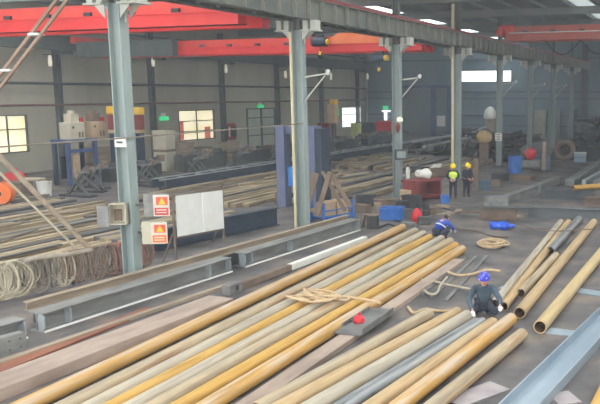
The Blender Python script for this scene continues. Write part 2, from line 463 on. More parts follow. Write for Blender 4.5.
m_chan = M('blue_grey_channel', (136, 152, 164), (154, 168, 178), (126, 138, 148), scale=1.2, stretch=(1, .4, 1), rough=.4, metal=.2)
m_rope = M('rope_fibre', (178, 152, 116), (200, 176, 140), scale=9, rough=.9)
m_hose_w = M('cable_pale', (164, 154, 130), (190, 180, 156), scale=4, rough=.7)
m_hose_g = M('cable_grey', (112, 104, 92), (142, 132, 118), scale=4, rough=.7)
m_hose_b = M('cable_brown', (128, 104, 90), (146, 120, 104), scale=4, rough=.7)
m_hose_p = M('cable_pink', (160, 104, 100), (176, 122, 114), scale=4, rough=.7)
m_redp = M('red_plastic', (196, 36, 46), (212, 50, 56), scale=2, rough=.5)
m_maroon = M('maroon_paint', (116, 44, 44), (136, 58, 54), scale=2, rough=.6)
m_yel = M('yellow_paint', (224, 178, 44), (236, 192, 60), scale=2, rough=.5)
m_orange = M('orange_paint', (226, 104, 40), (236, 120, 54), scale=2, rough=.5)
m_card = M('cardboard', (176, 150, 118), (190, 166, 134), scale=2, rough=.8)
m_beige = M('beige_cabinet', (186, 180, 158), (198, 192, 172), scale=1.5, rough=.6)
m_dull = M('dull_brown', (104, 88, 76), (124, 106, 92), scale=2, rough=.8)

# ------------------------------------------------------------------ foreground pipes
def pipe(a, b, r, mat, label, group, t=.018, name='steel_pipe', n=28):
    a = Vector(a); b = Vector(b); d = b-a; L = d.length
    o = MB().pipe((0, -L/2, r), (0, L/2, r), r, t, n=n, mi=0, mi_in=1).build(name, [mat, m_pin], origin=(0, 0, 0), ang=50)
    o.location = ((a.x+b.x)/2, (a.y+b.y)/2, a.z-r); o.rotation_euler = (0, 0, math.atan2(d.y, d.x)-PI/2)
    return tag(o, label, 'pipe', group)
R0 = .14
def along(x11, xe, ye, ys=8.2, z=R0, y1=11.):
    k = (xe-x11)/(ye-y1)
    return (x11+k*(ys-y1), ys, z), (xe, ye, z)
G1 = 'long pipes side by side in the left row'
for x11, xe, ye, mat, lab in (
    (4.50, 3.77, 26.1, m_po, 'orange-sided grey-topped pipe, outermost left of the left row, beside the pinkish box beam'),
    (5.18, 4.53, 25.5, m_pr, 'greenish grey pipe, second from the left in the left row, clear of its orange neighbour'),
    (5.60, 5.03, 25.05, m_pg, 'narrow-looking grey pipe tucked behind the bright yellow pipe in the left row'),
    (5.95, 5.50, 24.45, m_py, 'bright yellow pipe in the left row, passing under the tan rope bundle'),
    (6.27, 5.98, 24.38, m_pg, 'grey pipe just in front of the bright yellow pipe in the left row'),
    (6.60, 6.40, 24.1, m_pr, 'greenish pipe streaked with rust, third from the right in the left row'),
    (7.00, 6.84, 23.4, m_py, 'deep yellow-orange pipe, second from the right in the left row'),
    (7.39, 7.22, 22.98, m_po, 'orange pipe with a grey underside, outermost right of the left row, beside the flat bar')):
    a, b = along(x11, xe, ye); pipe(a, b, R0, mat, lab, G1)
G2 = 'shorter pipes fanned out before the kneeling worker'
for x12, xe, ye, r, mat, lab in (
    (8.48, 8.89, 15.73, .14, m_pr, 'pale olive-grey pipe, leftmost of the fanned row, standing clear of the rest'),
    (8.86, 9.47, 16.06, .14, m_pb, 'brown pipe, second from the left in the fanned row'),
    (9.25, 9.77, 15.9, .14, m_pg, 'thick tan-grey pipe, third from the left in the fanned row'),
    (9.51, 10.01, 15.8, .08, m_pm, 'thin shiny grey pipe lying between thicker ones in the fanned row'),
    (9.74, 10.21, 15.6, .12, m_pm, 'blue-grey mill-finish pipe in the middle of the fanned row'),
    (10.09, 10.48, 15.54, .14, m_pb, 'brown-orange pipe ending right in front of the kneeling worker'),
    (10.47, 10.80, 15.9, .14, m_po, 'orange and grey pipe under the white glove of the kneeling worker'),
    (10.98, 11.29, 14.96, .13, m_pr, 'mottled grey pipe, rightmost of the fanned row, ending with a rounded tip')):
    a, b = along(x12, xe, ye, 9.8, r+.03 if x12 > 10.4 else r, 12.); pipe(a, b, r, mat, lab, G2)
G3 = 'pipes lying to the right behind the kneeling worker'
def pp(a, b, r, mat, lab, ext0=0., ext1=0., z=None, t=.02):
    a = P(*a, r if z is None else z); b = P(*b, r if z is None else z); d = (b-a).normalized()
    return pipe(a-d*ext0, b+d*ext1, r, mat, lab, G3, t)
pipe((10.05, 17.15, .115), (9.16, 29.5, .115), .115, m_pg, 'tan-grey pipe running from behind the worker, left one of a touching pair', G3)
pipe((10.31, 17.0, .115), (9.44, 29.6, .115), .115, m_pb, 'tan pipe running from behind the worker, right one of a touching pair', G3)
pp((550, 251), (579, 219), .14, m_pm, 'short dark grey pipe with its open black end toward us, beside the tan pair')
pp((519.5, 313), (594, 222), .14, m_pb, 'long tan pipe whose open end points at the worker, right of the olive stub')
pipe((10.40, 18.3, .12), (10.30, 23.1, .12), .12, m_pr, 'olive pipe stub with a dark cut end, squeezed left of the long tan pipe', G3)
pp((540, 327), (600, 254.5), .15, M('pipe_straw', (176, 152, 108), (196, 172, 124), (160, 122, 78), scale=2.4, stretch=(3, .3, 3), rough=.5, bump=.1), 'straw-coloured pipe with the largest open end, left of the blue-grey channel', ext1=6, t=.026)
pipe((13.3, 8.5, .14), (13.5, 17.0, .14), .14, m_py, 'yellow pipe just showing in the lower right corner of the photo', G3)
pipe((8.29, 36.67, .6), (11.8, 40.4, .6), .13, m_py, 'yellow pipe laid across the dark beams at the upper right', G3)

# ------------------------------------------------------------------ foreground sections and bars
def bar(a, b, w, h, mat, label, cat='bar', group=None, name='steel_bar', z0=0., bevel=.006):
    a = Vector((a[0], a[1], z0+h/2)); b = Vector((b[0], b[1], z0+h/2))
    return tag(MB().bar(a, b, w, h).build(name, mat, bevel=bevel), label, cat, group)
bar((3.40, 8.), (3.66, 15.1), .73, .23, m_pink, 'wide pinkish steel box beam with a square cut end, left of the pipes', 'beam', name='box_beam', bevel=.012)
a, b = P(290, 375, .1), P(459, 259.5, .1); d = (b-a).normalized(); a = a-d*3.5
fb = bar(a, b, .36, .12, m_pink, 'long pinkish grey flat bar on the floor between the two pipe rows', name='flat_bar')
# steel offcut on the flat bar with a red clamp magnet
c = P(367, 321, .14); dd = d
t = empty('steel_offcut', (c.x, c.y, .12), math.atan2(dd.y, dd.x), 'grey channel offcut lying on the long flat bar', 'offcut')
MB().box((0, 0, .02), (2.0, .62, .04)).build('plate', m_grey, t, bevel=.006)
MB().box((-.05, -.3, .07), (1.7, .03, .14)).box((.1, .3, .06), (1.4, .03, .12)).build('flange', m_grey, t)
rp = empty('red_clamp', (c.x-.1, c.y-.2, .16), .4, 'round red clamp standing on the grey offcut', 'clamp')
MB().lathe([(.11, 0), (.13, .03), (.12, .1), (.07, .15), (.02, .16)], n=20).build('body', m_redp, rp)
MB().bar((0, 0, .14), (.02, .0, .22), .05, .05).build('handle', m_redp, rp)
# channel at right, open side up
a0, a1 = P(550, 404, 0), P(602, 345, 0); d = (a1-a0).normalized(); s = Vector((d.y, -d.x, 0))
l0 = P(498, 404, .2); wd = abs((l0-a0).dot(s)); 
n0 = a0-d*3; n1 = a0+d*((P(592, 307, .2)-a0).dot(d))
mid0, mid1 = n0-s*wd/2, n1-s*wd/2
tf = .03
prof = [(-wd/2, 0), (wd/2, 0), (wd/2, .21), (wd/2-tf, .21), (wd/2-tf, tf), (-wd/2+tf, tf), (-wd/2+tf, .21), (-wd/2, .21)]
tag(MB().prism(prof, mid0, mid1).build('steel_channel', m_chan, bevel=.006), 'blue-grey steel channel lying open side up at the lower right', 'channel')
# heavy H beams laid end to end, with chamfered stiffener plates
def proj_x(p):
    v = p-Vector((CX, 0, CH)); return PPX+FPX*v.dot(_R)/v.dot(_F)
HB, HW = .44, .46
nb0, nb1 = P(33, 336, .02), P(300, 249.5, .02)
dq = (nb1-nb0).normalized(); sq = Vector((dq.y, -dq.x, 0)); q0 = nb0-sq*HW/2
def at(px):
    best = min((i*.02 for i in range(-300, 900)), key=lambda t: abs(proj_x(q0+dq*t+Vector((0, 0, .2)))-px)); v = q0+dq*best; v.z = 0; return v
def hbeam(p, q, label, plates):
    up = Vector((0, 0, HB/2))
    o = MB().prism(hprof(HW, HB, .03, .03), p+up, q+up).build('steel_beam', m_galv, bevel=.004); tag(o, label, 'beam', 'heavy H beams laid end to end')
    e = sq*(HW/2+.004); onpart(MB().bar(p+e+Vector((0, 0, .025)), q+e+Vector((0, 0, .025)), .012, .05), 'painted_edge', m_white, o)
    a, b, c = HW/2-.01, HB/2-.03, .07
    for f in plates:
        ctr = p+(q-p).normalized()*f if f >= 0 else q+(q-p).normalized()*f
        ctr = ctr+up
        onpart(MB().prism([(.016, -b), (a-c, -b), (a, -b+c), (a, b-c), (a-c, b), (.016, b)], ctr, ctr+dq*.03), 'stiffener', m_galv_d, o)
hbeam(at(20)-dq*3.5, at(20), 'heavy grey H beam at the far left, ending by the lower left corner', (-.02-.03, -.7))
hbeam(at(36), at(226), 'longest heavy grey H beam, lying in the middle of the line', (.02, .7, -.9, -.05))
hbeam(at(239), at(355), 'heavy grey H beam with its far end by the blue rack', (.02, .35, 2.4, -.05))
# perforated angle at the far left
a, b = P(-25, 365, 0), P(27, 350, 0)
m = MB(); dv = (b-a); L = dv.length; dv = dv.normalized()
pa = tag(MB().bar(a+Vector((0, 0, .19)), b+Vector((0, 0, .19)), .02, .38).bar(a+Vector((0, 0, .37))+Vector((-.1, 0, 0)), b+Vector((0, 0, .37))+Vector((-.1, 0, 0)), .2, .02).build('angle_section', m_galv), 'greenish grey angle section with bolt holes, at the lower left edge', 'angle')
sv = Vector((dv.y, -dv.x, 0))
for k in range(5):
    for z in (.1, .28):
        c = b-dv*(.12+.22*k)+Vector((0, 0, z)); onpart(MB().tube(c+sv*.005, c+sv*.013, .018, 10), 'bolt_hole', m_dark, pa)

# slim bars in front of the masts
def barpx(a, b, w, h, mat, label, z0=0., cat='bar', group=None, name='steel_bar', e0=0, e1=0):
    p, q = P(*a, z0+h), P(*b, z0+h); d = (q-p).normalized(); p = p-d*e0; q = q+d*e1
    return bar(p, q, w, h, mat, label, cat, group, name, z0)
barpx((40, 347), (232, 282), .16, .08, m_tan, 'slim tan bar with a rusty edge between the H beams and the box beam', e0=2)
barpx((0, 368), (150, 308), .34, .05, m_rust, 'rust-red plate strip lying behind the pinkish box beam', e0=2, name='plate_strip')
# brown-to-white square tube with a drilled end plate
p, q = P(232, 287, .16), P(365, 237.5, .16); d = (q-p).normalized()
t = empty('square_tube', (p.x, p.y, 0), math.atan2(d.y, d.x), 'square tube, brown near its drilled end plate and white beyond, beside the first pipe', 'tube')
L = (q-p).length
MB().bar((.25, 0, .11), (L*.36, 0, .11), .18, .18).build('brown_length', m_dull, t)
MB().bar((L*.36, 0, .11), (L, 0, .11), .18, .18).build('white_length', m_white, t)
MB().box((0, 0, .13), (.5, .26, .26)).build('end_plate', m_grey, t, bevel=.01)
MB().box((.05, -.132, .14), (.12, .006, .12)).build('square_hole', m_black, t)
# tan beam behind the masts, over a dark bar standing in for its shadow
lp, lq = P(26, 302, .55), P(348, 214.5, .55); d = (lq-lp).normalized()
t = tag(MB().prism(hprof(.2, .2, .02, .02), lp-Vector((0, 0, .1)), lq-Vector((0, 0, .1))).build('steel_beam', m_tan), 'tan H beam raised on the dark shadow girder behind the heavy grey H beams', 'beam')
sd = Vector((d.y, -d.x, 0))
lo = Vector((0, 0, -.375))
tag(MB().bar(lp+lo+d*.25, lq+lo-d*.1, .26, .35).build('shadow_girder', m_dark, bevel=.01), 'dark girder carrying the tan H beam, standing in for the shadow beneath it', 'girder')
# low plates beneath the right-hand pipes
for i, (a, b, w, lab) in enumerate((((452, 402), (500, 385), .5, 'pinkish floor plate showing between the fanned pipes and the channel'),
                               ((553, 399), (575, 396), .5, 'pale floor plate peeping out right of the blue-grey channel'),
                               ((500, 287), (535, 291), .3, 'pale flat plate under the right-hand pipes, just right of the worker'),
                               ((572, 289), (640, 300), .45, 'pale blue-grey plate on the floor at the right edge'),
                               ((548, 330), (572, 333), .4, 'blue-grey plate at the open end of the straw pipe'))):
    p, q = P(*a, .02), P(*b, .02); bar(p, q, w, .02, M('floor_plate', (150, 140, 142), (166, 158, 158), scale=2, rough=.6) if i < 2 else m_chan, lab, 'plate', name='floor_plate', bevel=0)

# ------------------------------------------------------------------ rods, hoses and rope on the floor
G4 = 'thin bars on the floor left of the worker'
for a, b, lab in (((422, 293), (466, 257), 'thin grey bar, leftmost on the floor behind the worker'), ((432, 296), (476, 256), 'thin grey bar, second from the left on the floor behind the worker'), ((446, 300), (487, 255), 'thin grey bar nearest the worker')):
    barpx(a, b, .1, .05, m_grey, lab, group=G4)
def curve_pts(ctrl, n=10):
    out = []; c = [Vector(x) for x in ctrl]; c = [c[0]*2-c[1]]+c+[c[-1]*2-c[-2]]
    for i in range(1, len(c)-2):
        for k in range(n):
            t = k/n; a, b, d, e = c[i-1], c[i], c[i+1], c[i+2]
            out.append(.5*((2*b)+(d-a)*t+(2*a-5*b+4*d-e)*t*t+(3*b-a-3*d+e)*t**3))
    out.append(c[-2]); return out
def hose(pts, r, mat, label, name='hose', z=None):
    w = [P(x, y, r+.01 if z is None else z) for x, y in pts]
    return tag(MB().path(curve_pts(w), r, 8).build(name, mat), label, 'hose')
hose([(417, 279), (432, 281), (450, 285), (470, 289)], .03, m_hose_w, 'pale hose stretched over the thin bars toward the worker', z=.1)
hose([(448, 272), (458, 275), (472, 274), (486, 270), (500, 271)], .035, m_rope, 'tan hose lying across the floor behind the worker', z=.1)
hose([(408, 307), (414, 313), (425, 309), (440, 311), (458, 310)], .035, m_rope, 'tan hose looped at the end of the olive-grey pipe')
hose([(424, 290), (430, 294), (437, 293), (440, 286), (447, 277)], .03, m_hose_w, 'pale hose bunched left of the thin bars', z=.1)
hose([(508, 219), (530, 228), (560, 231), (592, 229)], .02, m_dull, 'thin brown cable crossing over the right-hand pipes', 'cable', z=.31)
hose([(450, 225), (462, 229), (478, 231), (492, 236), (508, 237)], .025, m_dull, 'dark cable trailing from the crouching worker to the tan coil', 'cable')
def tangle(name, c, R, n, r, mat, label, cat, h=.12, sq=1.):
    m = MB()
    for k in range(n):
        rr = R*rnd.uniform(.55, 1); ox, oy = rnd.uniform(-.15, .15)*R, rnd.uniform(-.15, .15)*R; ph = rnd.uniform(0, 6)
        pts = [(c[0]+ox+rr*math.cos(a)*sq, c[1]+oy+rr*math.sin(a), c[2]+r+h*(k/n)+.02*math.sin(3*a+ph)) for a in [2*PI*i/26 for i in range(26)]]
        m.path(pts, r, 6, closed=True)
    return tag(m.build(name, mat), label, cat)
c = P(491, 246, 0); tangle('wire_coil', c, .55, 9, .03, m_rope, 'loose tan wire coil on the floor behind the worker', 'coil', .16)
c = P(478, 270, 0)
# rope bundle on the left row
c = P(318, 300, .29)
m = MB()
for k in range(9):
    L = rnd.uniform(.3, .62); a0 = -.25+rnd.uniform(-.35, .35); oy = rnd.uniform(-.25, .25); ox = rnd.uniform(-.2, .2)
    pts = []
    for i in range(24):
        a = 2*PI*i/24; u, v = L*math.cos(a), .17*math.sin(a)*(1+.3*math.sin(2*a+k))
        pts.append((c.x+ox+u*math.cos(a0)-v*math.sin(a0), c.y+oy+u*math.sin(a0)+v*math.cos(a0), .32+.02*(k % 5)+.02*math.sin(3*a+k)))
    m.path(pts, .026, 6, closed=True)
m.path(curve_pts([(c.x+.3, c.y+.1, .4), (c.x+.7, c.y+.35, .33), (c.x+1.2, c.y+.3, .32), (c.x+1.55, c.y+.2, .31)]), .03, 7)
tag(m.build('rope_bundle', m_rope), 'tangled tan rope bundle lying across the left pipe row', 'rope')

# ------------------------------------------------------------------ cable rack at the left
ra, rb = P(-14, 265, .95), P(142, 238, .95)
rd = (rb-ra).normalized(); rl = (rb-ra).length
t = empty('cable_rack', (ra.x, ra.y, 0), math.atan2(rd.y, rd.x), 'low steel rail rack draped with welding cables, left of the nearest column', 'rack')
MB().tube((0, 0, .9), (rl, 0, .9), .035).build('rail', m_hose_b, t)
for k in (.1, rl*.5, rl-.1): MB().bar((k, 0, 0), (k, 0, .88), .06, .06).build('post', m_dark, t)
cab = [(m_hose_w, 'pale'), (m_hose_w, 'cream'), (m_hose_g, 'grey'), (m_hose_g, 'dusty grey'), (m_hose_g, 'grey'), (m_hose_w, 'whitish'), (m_hose_b, 'brown'), (m_hose_g, 'grey'), (m_hose_b, 'brownish'), (m_hose_g, 'grey'), (m_hose_b, 'dull brown'), (m_hose_p, 'pinkish'), (m_hose_p, 'reddish'), (m_hose_b, 'brown')]
ordn = ['first', 'second', 'third', 'fourth', 'fifth', 'sixth', 'seventh', 'eighth', 'ninth', 'tenth', 'eleventh', 'twelfth', 'thirteenth', 'fourteenth']
for k, (mat, word) in enumerate(cab):
    s0 = rl*(k+.6)/len(cab); m = MB()
    for j in range(14):
        hgt = rnd.uniform(.3, .455) if k > 1 else rnd.uniform(.38, .46); ww = rnd.uniform(.07, .3) if k > 1 else .34
        tilt = rnd.uniform(-.2, .2); oy = rnd.uniform(-.05, .1); ph = rnd.uniform(0, 6); ts = rnd.uniform(-.5, .9)
        base = ra+rd*(s0+tilt)+Vector((rd.y, -rd.x, 0))*(.07+oy)
        pts = []
        for i in range(26):
            a = 2*PI*i/26
            u = ww*math.sin(a)*(1+.15*math.sin(2*a+ph)); v = .93+.03-hgt+hgt*math.cos(a)
            w = ts*.12*math.sin(a)+.12*(1-math.cos(a))*.5
            q = base+rd*u+Vector((rd.y, -rd.x, 0))*w; pts.append((q.x, q.y, max(.03, v)))
        m.path(pts, .02 if k > 1 else .028, 6, closed=True)
    tag(m.build('cable_coil', mat), '%s welding cable coil hung on the low rack, %s from the left' % (word, ordn[k]), 'cable', 'cable coils on the low rack')
# bundle of cloth on the rail, leaning poles
c = P(44, 258, 1.0)
tag(MB().path(curve_pts([c-rd*.5, c-rd*.2+Vector((0, 0, .04)), c+rd*.3, c+rd*.8+Vector((0, 0, -.02)), c+rd*1.3]), [.035]*1+[.06]*39+[.035], 9).build('cloth_roll', M('grey_cloth', (150, 140, 124), (170, 160, 144), scale=4, rough=.9)), 'rolled tan sacking laid along the top of the cable rack', 'sacking')
yb = P(93, 247, .0).y+.2
for a, b, r, lab, mt in (((-60, 95), (97, 256), .075, 'thick tan pole leaning over the cable rack at the left', m_tan), ((-60, 114), (84, 256), .035, 'thin pale pole leaning just below the thick tan pole', m_hose_w)):
    p = ony(*a, 14.5); q = ony(*b, 16.4); f = (0.-q.z)/(p.z-q.z); q = q+(p-q)*f
    tag(MB().tube(p, Vector((q.x, q.y, .0)), r, 12).build('leaning_pole', mt), lab, 'pole')
# inclined ladder, upper left
def lad(px, py): return ony(px, py, 13.)
t = None
top1, top2 = lad(90, -30), lad(80, -30)
bo1 = lad(0, 88); bo2 = lad(0, 75)
d1v = (top1-bo1).normalized(); d2v = (top2-bo2).normalized()
f1 = bo1-d1v*(bo1.z/d1v.z); f2 = f1+(bo2-bo1).dot(Vector((1, 0, 0)))*Vector((1, 0, 0))
perp = Vector((-d1v.z, 0, d1v.x)); gap = abs((bo2-bo1).dot(perp))
t = empty('inclined_ladder', f1, 0, 'steep brown ladder with pale rungs cutting across the upper left corner', 'ladder')
Lr = (top1-f1).length
m_lad = M('ladder_brown', (134, 112, 94), (150, 126, 106), scale=2, rough=.7)
dl = d1v
MB().bar((0, 0, 0), dl*Lr, .07, .05, up=(0, 1, 0)).build('rail', m_lad, t)
MB().bar(perp*gap, perp*gap+dl*Lr, .07, .05, up=(0, 1, 0)).build('rail', m_lad, t)
rp0 = (lad(7, 68)-f1).dot(dl); rp1 = (lad(35, 33)-f1).dot(dl); st = rp1-rp0
k = -8
for k in range(-7, 3):
    s0 = rp0+st*k
    if .1 < s0 < Lr: MB().box(tuple(perp*gap*.5+dl*s0), (gap*1.35, .2, .05)).build('rung', m_white, t)
# ------------------------------------------------------------------ bridge cranes
def crane(y, xa, xb, z0, label, upper=.44, ez=.9):
    """girders run across the bay from xa to xb at the station y"""
    t = empty('bridge_crane', ((xa+xb)/2, y, z0), 0, label, 'crane')
    h = (xb-xa)/2
    m = MB().span((-h, 0, 0), (h, .5, .46)); m.span((-h, -.02, .0), (h, .52, .03)).span((-h, -.05, .44), (h, .55, .48))
    m.build('lower_girder', m_red, t)
    u = MB().span((-h, .06, .48), (h, .44, .48+upper)); u.build('upper_girder', m_red2, t)
    m = MB().span((-h, 1.5, 0), (h, 2., .95)); m.build('rear_girder', m_red, t)
    for sx in (-1, 1):
        x = sx*(h+.28)
        e = MB().span((x-.2, -.6, ez), (x+.2, 2.6, ez+.45)).span((min(sx*(h-.5), x+.2*sx), 0, .5), (max(sx*(h-.5), x+.2*sx), 2, 1.0))
        e.build('end_carriage', m_red2, t)
    nb = 12
    for k in range(nb):
        x = -h+(k+.7)*2*h/nb
        MB().box((x, .0, .56), (.34, .1, .14)).build('junction_box', m_dark, t)
    return t
ZC = 7.62
crane(23.4, XB+1.9, -1.35, ZC, 'nearest red overhead bridge crane, spanning the left bay at the top left')
c2 = crane(40.9, XB+1.9, -1.35, ZC, 'second red overhead bridge crane, deeper in the left bay behind two columns')
c3 = crane(49., 1.35, 23.5, 8.6, 'rusty red overhead bridge crane spanning the right bay', ez=.31)
onpart(MB().span((XB+1.9, 40.3, ZC-.05), (-18.2, 40.8, ZC+.98)), 'shade_block', m_girt, c2)  # dark box added for the shade over the crane's left stretch
for ch in c3.children:
    if ch.name.startswith(('lower', 'upper', 'rear')):
        ch.data.materials[0] = M('crane_faded_red', (176, 78, 66), (192, 94, 80), scale=.8, rough=.6)
onpart(MB().span((1.6, 48.86, 9.06), (23, 48.98, 9.12)), 'cable_tray', m_white, c3)
m = MB()
for k in range(7):
    x = 4+k*2.3
    pts = [(x+2.3*i/10, 48.9, 8.55-.9*math.sin(PI*i/10)) for i in range(11)]; m.path(pts, .03, 5)
onpart(m, 'festoon_cable', m_dark, c3)
# raised drive cover on the second crane
a = ony(320, 44, 40.8); b = ony(384, 44, 40.8)
onpart(MB().prism([(a.x, 8.1), (b.x, 8.1), (b.x, 8.72), (a.x+.9, 8.72)], (0, 40.82, 0), (0, 40.9, 0), up=(0, 0, 1)) if False else MB().add([(a.x, 40.84, 8.1), (b.x, 40.84, 8.1), (b.x, 40.84, 8.72), (a.x+1.2, 40.84, 8.72), (a.x, 41.2, 8.1), (b.x, 41.2, 8.1), (b.x, 41.2, 8.72), (a.x+1.2, 41.2, 8.72)], [(0, 1, 2, 3), (7, 6, 5, 4), (0, 4, 5, 1), (1, 5, 6, 2), (2, 6, 7, 3), (3, 7, 4, 0)]), 'drive_cover', M('cover_orange', (226, 112, 60), (236, 126, 72), scale=1), c2)
def hoist(p, label, s=.68):
    t = empty('electric_hoist', p, 0, label, 'hoist', 'hoists on the second crane')
    MB().tube((-.5*s, 0, .0), (.5*s, 0, .0), .3*s, 16).build('drum', m_navy, t)
    MB().tube((.5*s, 0, 0), (.85*s, 0, 0), .24*s, 14).build('motor', m_yel, t)
    MB().box((-.65*s, 0, 0), (.3*s, .5*s, .55*s)).build('gearbox', m_dark, t)
    MB().box((0, 0, .42*s), (.7*s, .3*s, .3*s)).build('trolley', m_dark, t)
    MB().tube((0, 0, -.9*s), (0, 0, -.2*s), .02, 6).build('wire_rope', m_black, t)
    hk = MB().box((0, 0, -.95*s), (.22*s, .16*s, .3*s)).build('hook_block', m_yel, t)
    pts = [(.12*s*math.sin(a), 0, -1.22*s-.12*s*math.cos(a)+.12) for a in [PI*(.95-i*.16) for i in range(10)]]
    MB().path(pts, .03, 6).build('hook', m_dark, hk)
hoist(ony(320, 42, 40.2), 'dark blue and yellow hoist under the second crane, right beside the struts column')
hoist(ony(379, 58, 40.2), 'dark hoist with yellow motor under the second crane, left of the third column')

# ------------------------------------------------------------------ things on the columns
def facing(p):
    return math.atan2(-p.y, CX-p.x)+PI/2      # rotation that turns local -y to the visitor's gallery
cA = Vector((0, COLY[0], 0))
for z, lab, k in ((2.18, 'upper grey box with a red and white warning plate beside the nearest column', 0), (1.42, 'lower grey box with a faded red warning plate beside the nearest column', 1)):
    p = ony(158 if k == 0 else 154.5, 200, cA.y+.15); 
    t = empty('warning_box', (p.x, p.y, z), .45, lab, 'box', 'warning boxes beside the nearest column')
    MB().box((-.08, .12, 0), (.62, .2, .62)).build('cabinet', m_beige if k else m_galv, t, bevel=.01)
    pl = MB().box((.08, .0, 0), (.42, .02, .58)).build('warning_plate', M('faded_white', (196, 192, 178), (208, 204, 190), scale=6), t)
    MB().box((.08, -.014, -.16), (.36, .008, .2)).build('red_panel', m_orange if k else M('faded_red', (184, 62, 58), (196, 76, 68), scale=6), pl)
    MB().box((.1, -.014, .12), (.3, .008, .22)).build('red_panel', M('warning_red', (214, 84, 60), (222, 96, 70), scale=3), pl)
    MB().add([(.0, -.02, .03), (.2, -.02, .03), (.1, -.02, .22), (.0, -.012, .03), (.2, -.012, .03), (.1, -.012, .22)], [(0, 1, 2), (5, 4, 3), (0, 3, 4, 1), (1, 4, 5, 2), (2, 5, 3, 0)]).build('warning_triangle', m_yel, pl)
    m = MB()
    for j in range(2): m.box((.08, -.02, -.12-.07*j), (.26, .004, .02))
    m.build('printed_line', m_white, pl)
    MB().bar((-.4, .12, 0), (-.95, .3, 0), .05, .05).build('bracket', m_girt, t)
t = empty('meter_box', (-.06, COLY[0]-.32, 1.98), .5, 'open pale meter box with its door swung out, on the nearest column', 'box')
b = MB()
b.box((0, .14, 0), (.42, .02, .56))
for sx in (-1, 1): b.box((sx*.2, 0, 0), (.02, .28, .56))
for sz in (-1, 1): b.box((0, 0, sz*.27), (.42, .28, .02))
b.build('cabinet', m_beige, t)
MB().box((-.36, -.16, -.04), (.33, .02, .56), rz=-.3).build('door', m_galv, t)
MB().box((-.05, .1, -.05), (.2, .06, .3)).build('breaker', m_dull, t)
p = onx(134.5, 142, .28)
t = empty('notice_plate', (.02, COLY[0]-.19, p.z), .0, 'small white notice plate on the nearest column at mid height', 'plate')
MB().box((0, 0, 0), (.38, .02, .26)).build('plate', m_white, t)
MB().box((-.02, -.014, 0), (.2, .006, .05)).build('printed_line', m_girt, t)
p = onx(497, 138, .28)
t = empty('notice_plate', (0, COLY[4]-.19, p.z), .0, 'white notice plate with dark lines on the fifth column', 'plate')
MB().box((0, 0, 0), (.5, .03, .56)).build('plate', m_white, t)
m = MB()
for k in range(3): m.box((0, -.02, -.16+.16*k), (.26, .01, .05))
m.build('printed_line', m_girt, t)
p = onx(398, 155, .32)
t = empty('junction_box', (p.x, COLY[2]-.3, p.z), .5, 'grey junction box low on the third column', 'box')
MB().box((0, 0, 0), (.62, .2, .5)).build('cabinet', m_girt, t, bevel=.02); MB().box((0, -.11, 0), (.42, .02, .32)).build('door', m_col, t)
for px, py, n, lab in ((414, 80, 2, 'white bracket lamp arm on the third column'), (321, 77, 1, 'white bracket lamp arm on the second column, behind the struts'), (510, 84, 4, 'white bracket lamp arm on the fifth column'), (541, 86, 5, 'white bracket lamp arm on the sixth column'), (563, 87, 6, 'white bracket lamp arm on the seventh column')):
    y = COLY[n]; z = ony(px, py, y).z; L = 1.0
    t = empty('bracket_lamp', (.18, y, z), 0, lab, 'lamp', 'bracket lamps on the crane columns')
    MB().bar((0, 0, 0), (L, 0, .12), .06, .06).bar((0, 0, -.9), (L*.9, 0, .05), .05, .05).build('bracket', m_corbel, t)
    MB().lathe([(.03, -.06), (.07, 0), (.09, .12), (.03, .16)], c=(L+.02, 0, .12), n=12).build('lamp_head', m_white, t)
for n, x in ((1, -.32), (3, -.34)):
    tag(MB().tube((x+.1, COLY[n]-.22, 0), (x+.1, COLY[n]-.22, 7.4 if n == 1 else ZR-.8), .055 if n == 1 else .09, 10).build('downpipe', M('pipe_cream', (206, 192, 156), (216, 204, 170), scale=2)), ('cream downpipe strapped to the second column', 'cream downpipe strapped to the fourth column, behind the yellow vest')[n == 3], 'pipe', 'cream downpipes')
p = onx(404, 122, .25)
t = empty('hand_lamp', (p.x, COLY[2]-.26, p.z), 0, 'small pale lamp with a maroon bag hung on the third column', 'lamp')
MB().lathe([(.03, 0), (.14, .06), (.14, .2), (.04, .26)], n=12).build('head', m_lamp, t); MB().ball((-.1, 0, -.25), (.12, .08, .25)).build('bag', m_maroon, t)
tag(MB().path([ony(0, 147, 13.)+Vector((-6, 0, -.02)), ony(0, 147, 13.), (-.0+.25, COLY[0]-.22, onx(125, 138, .25).z), (.25, COLY[1]-.25, onx(125, 138, .25).z+.05)], .022, 6).build('stretched_wire', m_hose_g), 'thin grey wire stretched along the near columns', 'wire')

# ------------------------------------------------------------------ boards on a stand
A, B = P(176, 262, 0), P(224, 243, 0)
dv = (B-A).normalized(); L = (B-A).length
t = empty('board_stand', A, math.atan2(dv.y, dv.x), 'brown steel stand carrying two blank white boards, right of the warning boxes', 'stand')
def upz(px, py, foot): 
    d = Vector((foot.x, foot.y, CH))-Vector((CX, 0, CH)); f = d.dot(Vector((-math.sin(YAW), math.cos(YAW), 0)))
    r = _ray(px, py); k = f/(r.dot(Vector((-math.sin(YAW), math.cos(YAW), 0)))); return CH+r.z*k
za0, za1, zb0, zb1 = upz(175, 237, A), upz(172, 196, A), upz(223, 228, B), upz(222, 190, B)
zt = max(za1, zb1)
for x in (0, L): MB().bar((x, 0, 0), (x, 0, zt+.05), .06, .06).build('post', m_dull, t); MB().bar((x, .05, .9), (x, .45, 0), .05, .05, up=(1, 0, 0)).build('back_stay', m_dull, t)
MB().bar((0, .01, za0-.04), (L, .01, zb0-.04), .05, .05).bar((0, .01, zt), (L, .01, zt-.06), .05, .05).build('cross_rail', m_dull, t)
